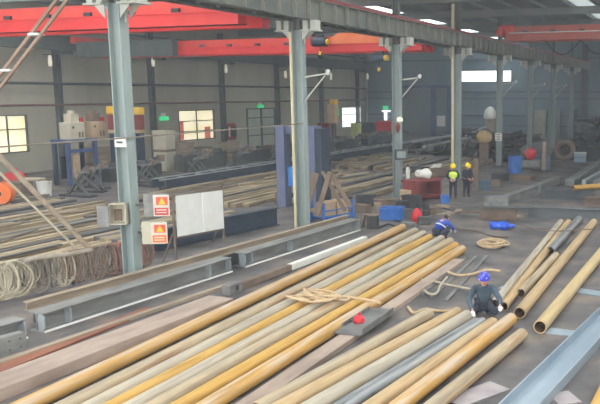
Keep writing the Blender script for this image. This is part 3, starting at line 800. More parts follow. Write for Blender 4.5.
for i, (u0, u1) in enumerate(((.03, .52), (.54, .98))):
    z = lambda u, a, b: a+(b-a)*u
    vs = [(L*u, yy, z(u, *(zz))) for yy in (-.06, -.03) for u, zz in ((u0, (za0, zb0)), (u1, (za0, zb0)), (u1, (za1, zb1)), (u0, (za1, zb1)))]
    MB().add(vs, [(0, 1, 2, 3), (7, 6, 5, 4), (0, 4, 5, 1), (1, 5, 6, 2), (2, 6, 7, 3), (3, 7, 4, 0)]).build('board', M('board_white', (228, 229, 222), (240, 240, 234), (212, 206, 188), scale=1.6, rough=.5), t)

# ------------------------------------------------------------------ left bay: stock, conveyor, machines
m_tan2 = M('stock_tan', (120, 106, 84), (172, 154, 124), (192, 162, 118), scale=1.5, stretch=(3, .4, 3), rough=.65, var=.28)
m_dk2 = M('stock_dark', (66, 66, 68), (90, 86, 82), scale=1.5, stretch=(3, .4, 3), rough=.6, var=.2)
G = 'long steel bars laid out across the back bay floor'
LB = 'long flat steel bar among many laid out in the left bay'
occ = []
def stock(x, y0, y1, w, h, z, mat, da=0.):
    occ.append((x-w/2, x+w/2, y0, y1, h))
    m = MB().bar((x-da*(y1-y0)/2, y0, z+h/2), (x+da*(y1-y0)/2, y1, z+h/2), w, h)
    tag(m.build('stock_bar', mat), LB, 'bar', G)
r2 = random.Random(5)
x = -11.6
while x < -1.4:
    w = r2.uniform(.18, .42)
    for y0, y1 in ((12, 27), (28.5, 44.5), (46, 57)):
        y0 += r2.uniform(0, 1.); y1 -= r2.uniform(0, 3.)
        if 28 < y0 < 33 and x > -5.2: y0 = 33.2
        if y0 < 28 and x > -3.4: continue
        stock(x, y0, y1, w*.9, r2.uniform(.08, .3), 0, m_dk2 if r2.random() < .22 else m_tan2, r2.uniform(-.004, .004))
    x += w+r2.uniform(.02, .1)
x = -24.5
while x < -12.6:
    w = r2.uniform(.3, .5)
    if x < -22 or x > -20: stock(x, 19+r2.uniform(0, 2), 28.6-r2.uniform(0, 1.5), w*.8, r2.uniform(.1, .25), 0, m_dk2 if r2.random() < .4 else m_tan2)
    x += w+.08
GD = 'loose bars thrown askew over the laid-out stock'
for k in range(40):
    x = r2.uniform(-11, -2.5); y = r2.choice((r2.uniform(14, 25), r2.uniform(34.5, 43), r2.uniform(47, 55))); a = PI/2+r2.uniform(-.3, .3); L = r2.uniform(2, 5)
    if x > -4 and y < 28: continue
    d = Vector((math.cos(a), math.sin(a), 0))*L/2; bw, bh = r2.uniform(.08, .3), r2.uniform(.04, .1); tops = [0]
    for i in range(41):
        q = Vector((x, y, 0))+d*(i/20-1)
        tops += [h for xa, xb, ya, yb_, h in occ if xa-bw/2 < q.x < xb+bw/2 and ya < q.y < yb_]
    c = Vector((x, y, max(tops)+bh/2+.002))
    tag(MB().bar(c-d, c+d, bw, bh).build('loose_bar', r2.choice((m_tan2, m_tan2, m_dk2, m_grey))), 'loose steel bar lying askew on the stock of the left bay', 'bar', GD)
# loose tan sheets stacked on supports, seen between the columns
for i, (px, py, w, L, lab) in enumerate(((222, 178, 1.6, 9, 'broad tan plate in the left bay beyond the white boards'), (345, 166, 1.3, 8, 'broad tan plate between the second and third columns'))):
    pass
# roller conveyor
cx = -13.1
t = empty('roller_conveyor', (cx, 20, 0), 0, 'long dark blue roller conveyor running down the left bay', 'conveyor')
for sx in (-1, 1):
    MB().bar((sx*.42, 12.5, .4), (sx*.42, 58, .4), .1, .46).build('side_beam', m_navy, t)
    MB().bar((sx*.42, 12.5, .65), (sx*.42, 58, .65), .14, .04).build('top_strip', M('worn_edge', (150, 154, 156), (170, 172, 172), scale=2), t)
for k in range(30): MB().tube((-.36, 13+1.5*k, .56), (.36, 13+1.5*k, .56), .08, 10).build('roller', m_grey, t)
for k in range(10): MB().box((0, 13+4.9*k, .085), (.8, .12, .17)).build('leg', m_dark, t)
# cross-legged pipe stands behind the conveyor
GS = 'dark pipe stands behind the roller conveyor'
proto = None
for k in range(30):
    y = 29.5+1.5*k
    if proto is None:
        t = proto = empty('pipe_stand', (-15.6, y, 0), .0, 'dark cross-legged pipe stand in the row behind the roller conveyor', 'stand', GS)
        MB().bar((-.7, 0, 0), (.6, 0, 1.5), .12, .12, up=(0, 1, 0)).build('leg', m_girt, t)
        MB().bar((.75, 0, 0), (-.3, 0, 1.0), .12, .12, up=(0, 1, 0)).build('leg', m_girt, t)
        MB().box((0, 0, .05), (2., .5, .1)).build('base', m_dark, t)
        MB().bar((.1, 0, 1.2), (1.1, 0, 1.35), .14, .14).build('arm', m_grey, t)
        MB().tube((.9, -.16, 1.42), (.9, .16, 1.42), .12, 10).build('roller', m_dull, t)
    else:
        c = copy_tree(proto); c.location = (-15.6-.9*(k % 3), y, 0); c.rotation_euler.z = .25*math.sin(k*2.1)
def crate(c, s, rz, mat, label, name='crate', cat='crate', group=None, lidmat=None, bands=True):
    t = empty(name, c, rz, label, cat, group)
    MB().box((0, 0, s[2]*.46), (s[0], s[1], s[2]*.92)).build('body', mat, t, bevel=.015)
    MB().box((0, 0, s[2]*.95), (s[0]*1.04, s[1]*1.04, s[2]*.09)).build('lid', lidmat or mat, t, bevel=.01)
    if bands:
        m = MB()
        m.box((0, 0, s[2]*.5), (s[0]*1.02, s[1]*1.02, s[2]*.06)); m.build('band', m_dull, t)
    return t
def low(px, py, x): q = onx(px, py, x); return q
# machine cabinets along the wall
for px, pyt, w, h, lab, mat in ((181, 142, 1.5, 1.25, 'tan machine cabinet below the second window, left of the red hydrant box', m_tan), (228, 142, 1.5, 1.3, 'tan machine cabinet under the red hydrant box', m_tan), (163.5, 130, 1.0, 3.0, 'tall pale cabinet under the left green exit sign', m_beige), (97, 146, 1.5, 1.9, 'tan low cabinet behind the blue work table', m_tan), (200, 147, 1.4, 1.1, 'brownish machine cabinet in the middle under the second window', m_dull)):
    q = onx(px, pyt, -20.5); hh = max(.6, q.z)
    crate((-20.5, q.y, 0), (1.0, w, hh), 0, mat, lab, 'machine_cabinet', 'cabinet', lidmat=mat)
for k, (y, h, L, mt, lab) in enumerate(((37., .9, 4.2, m_dark, 'dark machine bed behind the pipe stands, nearest of the row'), (43.5, 1.2, 4.6, m_girt, 'grey-black machine bed behind the pipe stands, second of the row'), (50., 1.0, 4.6, m_dark, 'dark machine bed behind the pipe stands, in the middle under the second window'), (56.5, 1.25, 4.6, m_girt, 'grey-black machine bed in front of the hydrant box'), (64., 1.0, 5.4, m_dark, 'dark machine bed in front of the double door'), (72., 1.1, 6., m_navy, 'dark blue machine bed near the third window'))):
    t = empty('machine_bed', (-18.9, y, 0), 0, lab, 'machine', 'machine beds behind the pipe stands')
    MB().box((0, 0, h*.45), (.8, L, h*.9)).build('bed', mt, t, bevel=.02)
    for q in range(4): MB().box((.1, -L*.38+q*L*.25, h*.9+.12), (.5, .4, .3)).build('slide_block', (m_girt, m_dull, m_grey, m_tan)[(q+k) % 4], t, bevel=.01)
    MB().bar((.3, -L/2, h*.95), (.3, L/2, h*.95), .08, .06).bar((-.3, -L/2, h*.95), (-.3, L/2, h*.95), .08, .06).build('guide_rail', m_grey, t)
# blue work table with two control boxes
q0, q1 = onx(59, 139, -20), onx(89, 139, -20)
L = q1.y-q0.y; hz = (q0.z+q1.z)/2
t = empty('work_table', (-20, (q0.y+q1.y)/2, 0), 0, 'tall blue steel table frame under the first window, holding two control boxes', 'table')
for sx in (-1, 1):
    for sy in (-1, 1): MB().bar((sx*.5, sy*(L/2-.1), 0), (sx*.5, sy*(L/2-.1), hz-.15), .2, .2).build('leg', m_navy if sx < 0 else M('table_blue', (58, 76, 116), (70, 88, 128), scale=2), t)
MB().box((0, 0, hz-.08), (1.3, L, .16)).build('top', _mats['table_blue'], t)
MB().bar((.5, -L/2+.2, hz*.75), (.5, L/2-.2, hz*.75), .12, .2).build('stretcher', _mats['table_blue'], t)
MB().box((-.3, 0, hz*.38), (.1, L-.5, hz*.5)).build('back_panel', m_navy, t); MB().box((.2, -L*.18, hz*.4), (.5, .5, hz*.55)).build('inner_box', m_card, t)
for px, lab in ((72.5, 'pale control box on the blue table, left one'), (94, 'tan control box with a stubby motor, right end of the blue table')):
    q = onx(px, 135, -20); sc = 1.
    t = empty('control_box', (-20, q.y, hz if px < 80 else hz), 0, lab, 'box', 'control boxes on the blue table')
    MB().box((0, 0, .48), (.8, 1.05, .96)).build('cabinet', m_beige if px < 80 else m_card, t, bevel=.02)
    MB().box((-.1, .1, 1.2), (.5, .6, .48)).tube((-.1, .1, 1.44), (-.1, .1, 1.62), .2, 12).build('motor', m_beige if px < 80 else m_dull, t)
    MB().box((.41, -.3, .68), (.02, .12, .12)).build('switch', m_black, t)
    MB().box((.41, .12, .26), (.02, .12, .3)).box((.41, .34, .26), (.02, .12, .3)).build('vent', m_dull, t)
    MB().box((.0, .62, .95), (.3, .2, .5)).build('red_pipe', m_redp, t)
# hydrant cabinet, exit signs
q = onx(223.5, 132, XB+.2)
t = empty('hydrant_cabinet', (XB+.25, 59.3, q.z), 0, 'red fire hydrant cabinet on the back wall right of the second window', 'cabinet')
MB().box((0, 0, 0), (.3, 1.2, 1.5)).build('body', M('hydrant_red', (150, 40, 50), (166, 52, 60), scale=2), t, bevel=.02); MB().box((.16, .2, 0), (.02, .8, .9)).build('door_glass', m_black, t); MB().box((.165, -.45, 0), (.02, .2, .9)).build('label', m_white, t)
for i, (px, py, lab) in enumerate(((164, 118.5, 'green lit exit sign on the back wall, left of the second window'), (260.5, 106.3, 'green lit exit sign over the double door'), (337.5, 112, 'small green lit sign left of the third window'))):
    q = onx(px, py, XB+.2)
    t = empty('exit_sign', (XB+.2, q.y, q.z), 0, lab, 'sign', 'green exit signs')
    MB().box((0, 0, 0), (.1, 1.0 if i < 2 else .6, .32 if i < 2 else .8)).build('lit_panel', m_exit, t, bevel=.02); MB().box((-.06, 0, .3), (.06, .5, .3)).build('bracket', m_white, t)
q = ony(385.5, 107.5, YE-.2)
t = empty('exit_sign', q, 0, 'green sign over a pale lit strip on the end wall by the corner', 'sign', 'green exit signs')
MB().box((0, 0, 0), (.7, .1, .4)).build('lit_panel', m_exit, t)
MB().box((.0, 0, -1.), (.4, .06, 1.2)).box((.1, 0, -.45), (1.2, .06, .18)).build('lit_strip', m_pane_w, t)
# things by the wall left of and behind the nearest column
for px, py, mat, mat2, lab in ((113.5, 116, m_yel, m_maroon, 'yellow topped red welding set hanging left of the nearest column'), (139.5, 117, m_yel, m_maroon, 'yellow topped red welding set hanging right of the nearest column')):
    q = onx(px, 128, -19)
    t = empty('welding_set', (-19, q.y, q.z), 0, lab, 'machine', 'welding sets behind the nearest column')
    MB().box((0, 0, .35), (.45, .42, .9)).build('case', mat2, t, bevel=.03); MB().box((0, 0, 1.05), (.5, .5, .45)).build('hood', mat, t, bevel=.05)
    MB().box((0, 0, -.2), (.45, .45, .2)).build('tray', m_card, t)
    MB().box((0, 0, -.3-q.z*.5+.15), (.35, .35, q.z-.3)).build('stand', m_navy, t)
# orange and red valves at the far left
q = P(3, 206, 0)
t = empty('valve', q, .5, 'orange round flanged valve at the left edge', 'valve', 'valves at the left edge')
MB().tube((0, -.3, .6), (0, .3, .6), .5, 20).build('flange', m_orange, t); MB().tube((0, -.33, .6), (0, .33, .6), .1, 14).build('bore', m_black, t); MB().box((0, 0, .06), (.7, .4, .12)).build('foot', m_orange, t)
q = P(9, 196, 0)
t = empty('valve', (q.x-.6, q.y+.9, 0), .2, 'red valve body behind the orange one at the left edge', 'valve', 'valves at the left edge')
MB().tube((0, -.35, .75), (0, .35, .75), .4, 18).build('body', m_redp, t); MB().tube((0, 0, .8), (0, 0, 1.35), .16, 12).build('bonnet', m_redp, t); MB().box((0, 0, .2), (.6, .5, .4)).build('foot', m_redp, t); MB().tube((.4, 0, .75), (1.6, .2, .75), .09, 10).build('stem', m_hose_w, t)
q = P(45, 196, 0)
t = empty('bucket', q, 0, 'white bucket beside the leaning poles in the left bay', 'bucket')
MB().lathe([(.3, 0), (.36, .72), (.38, .74), (.34, .74), (.28, .1), (.01, .1)], n=20).build('body', m_white, t)
MB().path([(.36*math.cos(a), 0, .7+.16*math.sin(a)) for a in [PI*i/10 for i in range(11)]], .015, 5).build('handle', m_dull, t)
crate((q.x-.9, q.y-.8, 0), (1.1, .9, .8), .2, m_dull, 'brown crate between the leaning poles and the white bucket')
# dark blue girder behind the boards, standing in for a shaded hollow
a, b = P(152, 259, 0), P(299, 226, 0)
m = MB().prism(hprof(.3, .7, .03, .03), a+Vector((-1., 0, .35)), b+Vector((-1., 0, .35)))
tag(m.build('shade_girder', m_navy), 'dark blue girder standing in for the shaded hollow behind the white boards', 'girder')
pgd = (b-a).normalized(); pgn = Vector((-pgd.y, pgd.x, 0))
for k in range(5):
    p0 = a+pgn*(1.45+.45*k)+pgd*(.1*k); L = (b-a).length
    tag(MB().bar(p0+Vector((0, 0, .22)), p0+pgd*(L-.4*k)+Vector((0, 0, .22)), .34, .44-.05*k).build('stock_bar', (m_tan2, m_dk2, m_tan2, m_tan2, m_dk2)[k]), 'steel bar in the pile right behind the dark blue shade girder', 'bar', 'bars piled behind the dark blue shade girder')

# ------------------------------------------------------------------ around the second column
fl = P(285, 206, 0); fr = P(314, 207, 0)
d = (fr-fl); L = d.length; d = d.normalized()
t = empty('portal_frame', fl, math.atan2(d.y, d.x), 'slate-blue portal machine frame standing behind the second column', 'machine')
zt = upz(285, 126, fl)
MB().box((0, 0, zt/2), (.42, .7, zt)).build('post', m_slate, t, bevel=.02)
MB().box((L, .2, zt/2), (.42, .9, zt)).build('post', m_slate, t, bevel=.02)
MB().box((L+.38, .3, zt/2-.05), (.3, 1.1, zt-.1)).build('side_panel', m_navy, t, bevel=.02)
MB().box((L/2, .1, zt-.18), (L, .6, .36)).build('cross_beam', m_slate, t, bevel=.02)
MB().box((L*.33, .0, upz(293, 176, fl)), (.46, .3, .9)).build('blue_guard', M('guard_blue', (60, 128, 206), (76, 144, 216), scale=2), t, bevel=.02)
MB().box((L*.33, .1, upz(293, 176, fl)/2-.2), (.1, .1, upz(293, 176, fl)-.4)).build('guard_post', m_dark, t)
MB().box((L*.36, .5, zt*.62), (.5, .1, zt*.5)).build('back_plate', m_dark, t)
# crossed struts trestle
base = P(324, 222, 0)
t = empty('trestle', (base.x, base.y, 0), .28, 'brown trestle of crossed steel struts leaning in front of the second column', 'trestle')
m_str = M('strut_brown', (124, 106, 92), (142, 122, 104), scale=1.6, rough=.7)
def tr(px, py): 
    q = P(px, py, 0); f = Vector((base.x, base.y, 0)); z = upz(px, py, f)
    u = (px-324)/FPX*((f-Vector((CX, 0, 0))).dot(Vector((-math.sin(YAW), math.cos(YAW), 0))))
    return Vector((u, 0, z))
for (a, b, yy, w) in (((303, 217), (317, 173), -.05, .3), ((319, 214), (333, 171), -.3, .2), ((332, 172), (352, 206), -.1, .18), ((322, 172), (345, 212), .25, .14), ((300, 212), (322, 208), -.2, .16)):
    p, q = tr(*a), tr(*b); p.y = q.y = yy; p.z = max(p.z, .02)
    MB().bar(p, q, w, .1, up=(0, 1, 0)).build('strut', m_str, t, bevel=.01)
# blue rack with two brown boxes
fa, fb2 = P(324, 223, 0), P(353, 217.5, 0)
d = (fb2-fa); L = d.length; d = d.normalized()
t = empty('blue_rack', fa, math.atan2(d.y, d.x), 'bright blue pallet rack at the foot of the brown trestle', 'rack')
zr = upz(338, 201, (fa+fb2)/2)
for x in (0, L):
    for y in (0, .7): MB().bar((x, y, 0), (x, y, zr), .09, .09).build('post', m_blue, t)
for y in (0, .7): MB().bar((0, y, .12), (L, y, .12), .06, .14).bar((0, y, .02+zr*.55), (L, y, .02+zr*.55), .03, .05).build('rail', m_blue, t)
MB().box((L/2, .35, .2), (L, .7, .03)).build('deck', m_blue, t)
n = Vector((-d.y, d.x, 0))
for k, w in ((.28, 'left'), (.72, 'right')):
    c = fa+d*L*k+n*.36; 
    b = empty('cardboard_box', (c.x, c.y, .216), math.atan2(d.y, d.x), 'brown cardboard box on the blue rack, %s one' % w, 'box', 'boxes on the blue rack')
    MB().box((0, 0, zr*.36), (L*.38, .5, zr*.72)).build('carton', m_card, b, bevel=.01); MB().box((0, 0, zr*.72+.004), (.06, .5, .006)).build('tape', m_tan, b)
# small items right of the rack
q = P(373, 228, 0)
t = empty('steel_box', q, .3, 'dark steel box with a tan board leaning on it, right of the blue rack', 'box')
MB().box((0, 0, .25), (.42, .42, .5)).build('body', m_dark, t, bevel=.01); MB().box((0, 0, .52), (.46, .46, .04)).build('rim', m_dull, t)
tag(MB().bar((q.x-.42, q.y-.1, .0), (q.x-.3, q.y-.05, .55), .3, .04, up=(1, 0, 0)).build('board_offcut', m_tan), 'tan board offcut leaning against the dark steel box', 'board')
q = P(392, 219, 0)
t = empty('tub', q, .1, 'bright blue open tub on the floor by the third column', 'tub')
tw, th = .42, .5
m = MB(); m.box((0, 0, .02), (2*tw-.08, .66, .04))
for sx in (-1, 1): m.box((sx*tw, 0, th/2), (.04, .72, th))
for sy in (-1, 1): m.box((0, sy*.34, th/2), (2*tw, .04, th))
m.build('body', m_blue, t); MB().box((0, -.37, th-.03), (2*tw+.06, .04, .06)).box((0, .37, th-.03), (2*tw+.06, .04, .06)).build('rim', m_blue, t)
q = P(417, 223, 0)
t = empty('red_bag', q, 0, 'red tool bag with dark straps standing near the pipe ends', 'bag')
MB().ball((0, 0, .3), (.2, .2, .32), 14, 10, fn=lambda d, v: Vector((v.x*(1.1-.25*d.z), v.y, v.z))).build('body', m_redp, t)
MB().path([(-.12, 0, .5), (-.08, 0, .66), (.08, 0, .66), (.12, 0, .5)], .02, 6).build('strap', m_black, t)
for px, py, s, mat, lab in ((426, 216, (.3, .25, .5), m_dark, 'dark small box standing right of the red bag'), (406, 218, (.5, .3, .4), m_girt, 'grey small box standing left of the red bag'), (386, 206, (1.1, .5, .35), m_dull, 'low brown crate behind the bright blue tub')):
    crate(P(px, py, 0), s, .3, mat, lab)
hose([(378, 228), (388, 224), (396, 226), (402, 222), (394, 220)], .03, m_black, 'black hose looped in front of the bright blue tub')
q = P(291, 203, 0)
t = empty('can', q, 0, 'white can with a grey band beside the portal frame', 'can')
MB().lathe([(.18, 0), (.18, .78), (.1, .86), (.03, .86)], n=18).build('body', m_white, t); MB().lathe([(.185, .3), (.185, .5), (.183, .5)], n=18).build('band', m_slate, t)
crate(P(282, 203, 0), (.5, .5, .55), .3, m_dull, 'brown box beside the white can, left of the portal frame')

# ------------------------------------------------------------------ middle ground, right of the third column
fa = P(417, 203, 0); fb2 = P(440, 199, 0); d = (fb2-fa).normalized(); L = (fb2-fa).length
t = empty('red_bench', fa, math.atan2(d.y, d.x), 'dark red open-fronted steel bench left of the worker in the yellow vest', 'bench')
zr = upz(428, 182, fa)
for x in (0, L): MB().box((x, .4, zr/2), (.12, .9, zr)).build('side_panel', m_maroon, t)
MB().box((L/2, .4, zr), (L+.2, 1.0, .1)).build('top', m_maroon, t); MB().box((L/2, .82, zr/2), (L, .05, zr)).build('back_panel', m_maroon, t); MB().box((L/2, .4, .2), (L, .9, .05)).build('shelf', m_maroon, t)
wb = MB().ball((0, 0, .22), (.45, .3, .25), 14, 8, fn=lambda d, v: v*(1+.18*math.sin(5*d.x+3*d.y)))
c = fa+d*L*.6+Vector((-d.y, d.x, 0))*.4
o = wb.build('white_sack', m_white, origin=(0, 0, 0)); o.location = (c.x, c.y, zr+.06); tag(o, 'crumpled white sack lying on the dark red bench', 'sack')
q = P(432, 186, 0)
o = MB().add([(-.5, 0, 0), (.3, -.2, .05), (.55, .1, .55), (-.1, .15, .5), (-.5, .06, 0), (.3, -.14, .05), (.55, .16, .55), (-.1, .21, .5)], [(0, 1, 2, 3), (7, 6, 5, 4), (0, 4, 5, 1), (1, 5, 6, 2), (2, 6, 7, 3), (3, 7, 4, 0)]).build('white_sheet', m_white, origin=(0, 0, 0)); o.location = P(434, 172, .0)+Vector((0, 0, .0)); tag(o, 'white sheet of metal tilted up behind the dark red bench', 'sheet')
q = P(406, 199, 0); c = q+Vector((.42, -.9, 0))
crate(c, (.6, .5, .6), .3, m_card, 'tan carton standing at the foot of the third column')
for i, (px, py) in enumerate(((408, 188), (414, 195))):
    q = P(px, py, 0); t = empty('gas_cylinder', q, 0, 'pale gas cylinder beside the third column, %s one' % ('farther', 'nearer')[i], 'cylinder', 'gas cylinders by the third column')
    MB().lathe([(.11, 0), (.12, .03), (.12, 1.0), (.06, 1.16), (.03, 1.18)], n=16).build('body', (m_white, m_hose_g)[i], t); MB().box((0, 0, 1.24), (.07, .07, .14)).build('valve', m_dark, t)
q = P(475.5, 191, 0); zz = upz(475.5, 158, q)
tag(MB().box((q.x, q.y, zz/2), (.3, .22, zz), .35).build('timber_post', m_dull, bevel=.01), 'brown upright post right of the worker with the yellow helmet behind', 'post')
crate(P(484, 190, 0), (.75, .5, .5), .35, M('crate_teal', (60, 84, 104), (74, 98, 118), scale=2), 'dull blue crate right of the brown upright post')
tag(MB().lathe([(.42, 0), (.45, .02), (.45, .3), (.47, .32), (.47, .36), (.45, .38), (.45, .7), (.47, .72), (.47, .76), (.45, .78), (.45, 1.1), (.42, 1.12), (.38, 1.08), (.01, 1.08)], n=22).build('drum', m_blue, origin=(0, 0, 0)), 'tall bright blue drum between the fifth and sixth columns', 'drum').location = P(515, 173, 0)
bpy.data.objects['drum'].scale = (1.25, 1.25, 1.35)
q = P(531, 170, 0)
t = empty('tool_cart', q, .3, 'grey tool cart under the red bag, right of the blue drum', 'cart')
zc = 1.1
MB().box((0, 0, zc*.6), (1.3, .8, .06)).box((0, 0, .25), (1.3, .8, .06)).build('shelf', m_grey, t)
for sx in (-1, 1):
    for sy in (-1, 1): MB().bar((sx*.6, sy*.36, 0), (sx*.6, sy*.36, zc), .07, .07).build('leg', m_girt, t)
MB().box((0, -.38, .45), (1.2, .03, .4)).build('panel', m_galv, t)
rb = MB().ball((0, 0, .42), (.4, .35, .42), 14, 10, fn=lambda d, v: v*(1+.1*math.sin(6*d.x+4*d.z))).build('red_sack', m_redp, origin=(0, 0, 0)); rb.location = (q.x-.05, q.y, zc*.6+.03); tag(rb, 'bright red sack lying on the grey tool cart', 'sack')
tag(MB().bar((q.x+.85, q.y, 0), (q.x+.9, q.y+.1, 1.95), .22, .1).build('pale_plank', m_tan), 'pale plank standing on end right of the red sack', 'plank')
crate(P(541, 169, 0), (1.2, .8, .9), .3, m_slate, 'grey-blue box right of the tool cart')
crate(P(580, 162, 0), (.9, .7, .75), .2, M('crate_pale_blue', (110, 142, 160), (130, 158, 174), scale=2), 'pale blue box with a white lid in front of the scrap heap', lidmat=m_white)
# H beams at the right
def ibeam(p, q, h, w, mat, label, name='steel_beam', tf=.03, stiff=()):
    p = Vector((p.x, p.y, h/2+p.z)); q = Vector((q.x, q.y, h/2+q.z))
    o = MB().prism(hprof(w, h, tf, .025), p, q).build(name, mat); tag(o, label, 'beam')
    d = (q-p).normalized(); s = d.cross(Vector((0, 0, 1)))
    for k in stiff:
        c = p.lerp(q, k); m = MB()
        m.box(c+s*w*.25, (w*.45, .03, h-.06), math.atan2(s.y, s.x)); onpart(m, 'stiffener', m_galv_d, o)
    return o
ibeam(P(503, 206, 0), P(560, 184, 0), .46, .4, m_grey, 'pale grey H beam with a web stiffener, slanting away right of the brown post', stiff=(.55,))
ibeam(P(528, 217, 0), P(640, 222, 0), .46, .3, M('beam_dark_grey', (88, 92, 96), (104, 108, 110), scale=1), 'dark grey beam lying crosswise just beyond the right-hand pipes')
ibeam(P(541, 199, 0), P(592, 199, 0), .46, .3, M('beam_charcoal', (66, 70, 76), (80, 84, 88), scale=1), 'charcoal beam lying crosswise under the yellow pipe')
ibeam(P(585, 206, 0), P(660, 206, 0), .42, .3, m_maroon if False else m_dull, 'brown beam end showing at the right edge under the yellow pipe')
for a, b, w, mat, lab in (((566, 186), (604, 164), .5, m_grey, 'broad grey beam slanting away at the upper right, left one'), ((580, 187), (612, 170), .22, m_galv_d, 'pale slim beam slanting away at the upper right, middle one'), ((592, 188), (622, 174), .35, m_grey, 'grey beam slanting away at the right edge')):
    p, q = P(*a, .0), P(*b, .0); p += Vector((.2, 0, 0)); tag(MB().bar(p+Vector((0, 0, .2)), q+Vector((0, 0, .2)), w, .4).build('steel_beam', mat, bevel=.02), lab, 'beam')
# support blocks at the left end of the beams
q = P(492, 221, 0)
t = empty('support_stand', q, .25, 'grey and brown steel support stand at the near end of the pale H beam', 'stand')
MB().box((.25, .6, .25), (1.5, .8, .5)).build('base', m_dull, t, bevel=.01); MB().box((.15, .7, .72), (1.0, .6, .44)).build('upper_block', m_grey, t, bevel=.01); MB().box((.6, .3, .53), (2.0, .5, .06)).build('plate', m_girt, t)
q = P(501, 229, 0)
o = MB().ball((0, 0, .13), (.5, .32, .15), 18, 10, fn=lambda d, v: v*(1+.2*math.sin(7*d.x+2*d.y)+.1*math.sin(9*d.y))).build('tarp_bundle', M('tarp_blue', (30, 70, 190), (46, 96, 210), (150, 180, 230), scale=4, pos=(.35, .62, .75)), origin=(0, 0, 0)); o.location = (q.x, q.y, 0); tag(o, 'crumpled bright blue tarp bundle on the floor near the pale H beam', 'tarp')
# ------------------------------------------------------------------ people
m_skin = M('skin', (196, 142, 116), (208, 156, 130), scale=6, rough=.6)
m_eye = M('eye_dark', (38, 30, 28), (50, 40, 36), scale=6, rough=.3)
m_lip = M('lip', (160, 96, 86), (170, 106, 94), scale=6)
m_hair = M('hair_black', (30, 27, 26), (44, 40, 38), scale=12, rough=.7)
m_glove = M('white_glove', (214, 208, 198), (230, 226, 218), scale=8, rough=.9)
m_jk = M('jacket_slate', (58, 72, 84), (74, 90, 102), (84, 98, 108), scale=5, rough=.85, bump=.25)
m_tr = M('trousers_navy', (40, 44, 58), (54, 58, 72), scale=5, rough=.9, bump=.2)
m_shoe = M('shoe_black', (36, 34, 34), (50, 46, 44), scale=5, rough=.7)
m_vest = M('vest_hi_vis', (206, 236, 40), (218, 244, 70), scale=5, rough=.7)
m_refl = M('reflective_strip', (212, 216, 214), (228, 230, 228), scale=5, rough=.4)
m_bluej = M('jacket_blue', (38, 66, 160), (54, 84, 178), scale=5, rough=.85, bump=.2)
m_hel_y = M('helmet_yellow', (240, 206, 20), (246, 214, 40), scale=3, rough=.35)
m_hel_b = M('helmet_blue_star', (40, 46, 176), (52, 60, 190), (206, 210, 240), scale=14, rough=.35, pos=(.35, .56, .64))
m_cap = M('cap_grey', (112, 104, 98), (130, 120, 112), scale=6, rough=.9)

def skinmesh(nodes, edges, root, levels=2):
    keys = list(nodes); me = bpy.data.meshes.new('tmp')
    me.from_pydata([nodes[k][0] for k in keys], [(keys.index(a), keys.index(b)) for a, b in edges], [])
    ob = bpy.data.objects.new('tmp', me); COL.objects.link(ob)
    ob.modifiers.new('skin', 'SKIN').use_smooth_shade = True
    for i, k in enumerate(keys):
        r = nodes[k][1]; sv = me.skin_vertices[0].data[i]
        sv.radius = (r, r) if not isinstance(r, tuple) else r
        sv.use_root = (k == root)
    s = ob.modifiers.new('sub', 'SUBSURF'); s.levels = s.render_levels = levels
    dg = bpy.context.evaluated_depsgraph_get()
    out = bpy.data.meshes.new_from_object(ob.evaluated_get(dg))
    bpy.data.objects.remove(ob); bpy.data.meshes.remove(me)
    return out
def mb_from(me, mi=0):
    m = MB(); m.add([tuple(v.co) for v in me.vertices], [tuple(p.vertices) for p in me.polygons], mi); return m
def hand_nodes(w, e, side, curl=.5):
    """palm, four fingers and thumb from the wrist w, reaching away from the elbow e"""
    w = Vector(w); d = (w-Vector(e)).normalized(); d = (d+Vector((0, -.35, -.2))).normalized()
    s = d.cross(Vector((0, 0, 1))).normalized(); dn = s.cross(d).normalized()*-1
    N = {'palm': (w+d*.055, .03)}; E = []
    for i, (ln, off) in enumerate(((.07, -.03), (.082, -.01), (.077, .011), (.06, .03))):
        a = w+d*.085+s*off; b = a+(d+dn*curl).normalized()*ln*.55; c = b+(d*.5+dn*(.5+curl)).normalized()*ln*.5
        for nm, v, r in (('a', a, .0115), ('b', b, .0105), ('c', c, .0085)): N['f%d%s' % (i, nm)] = (v, r)
        E += [('palm', 'f%da' % i), ('f%da' % i, 'f%db' % i), ('f%db' % i, 'f%dc' % i)]
    a = w+d*.035-s*side*.035; b = a+(d*.6-s*side*.6+dn*.4).normalized()*.04; c = b+(d*.9+dn*.4).normalized()*.032
    for nm, v, r in (('a', a, .014), ('b', b, .0115), ('c', c, .009)): N['t%s' % nm] = (v, r)
    E += [('palm', 'ta'), ('ta', 'tb'), ('tb', 'tc')]
    return N, E
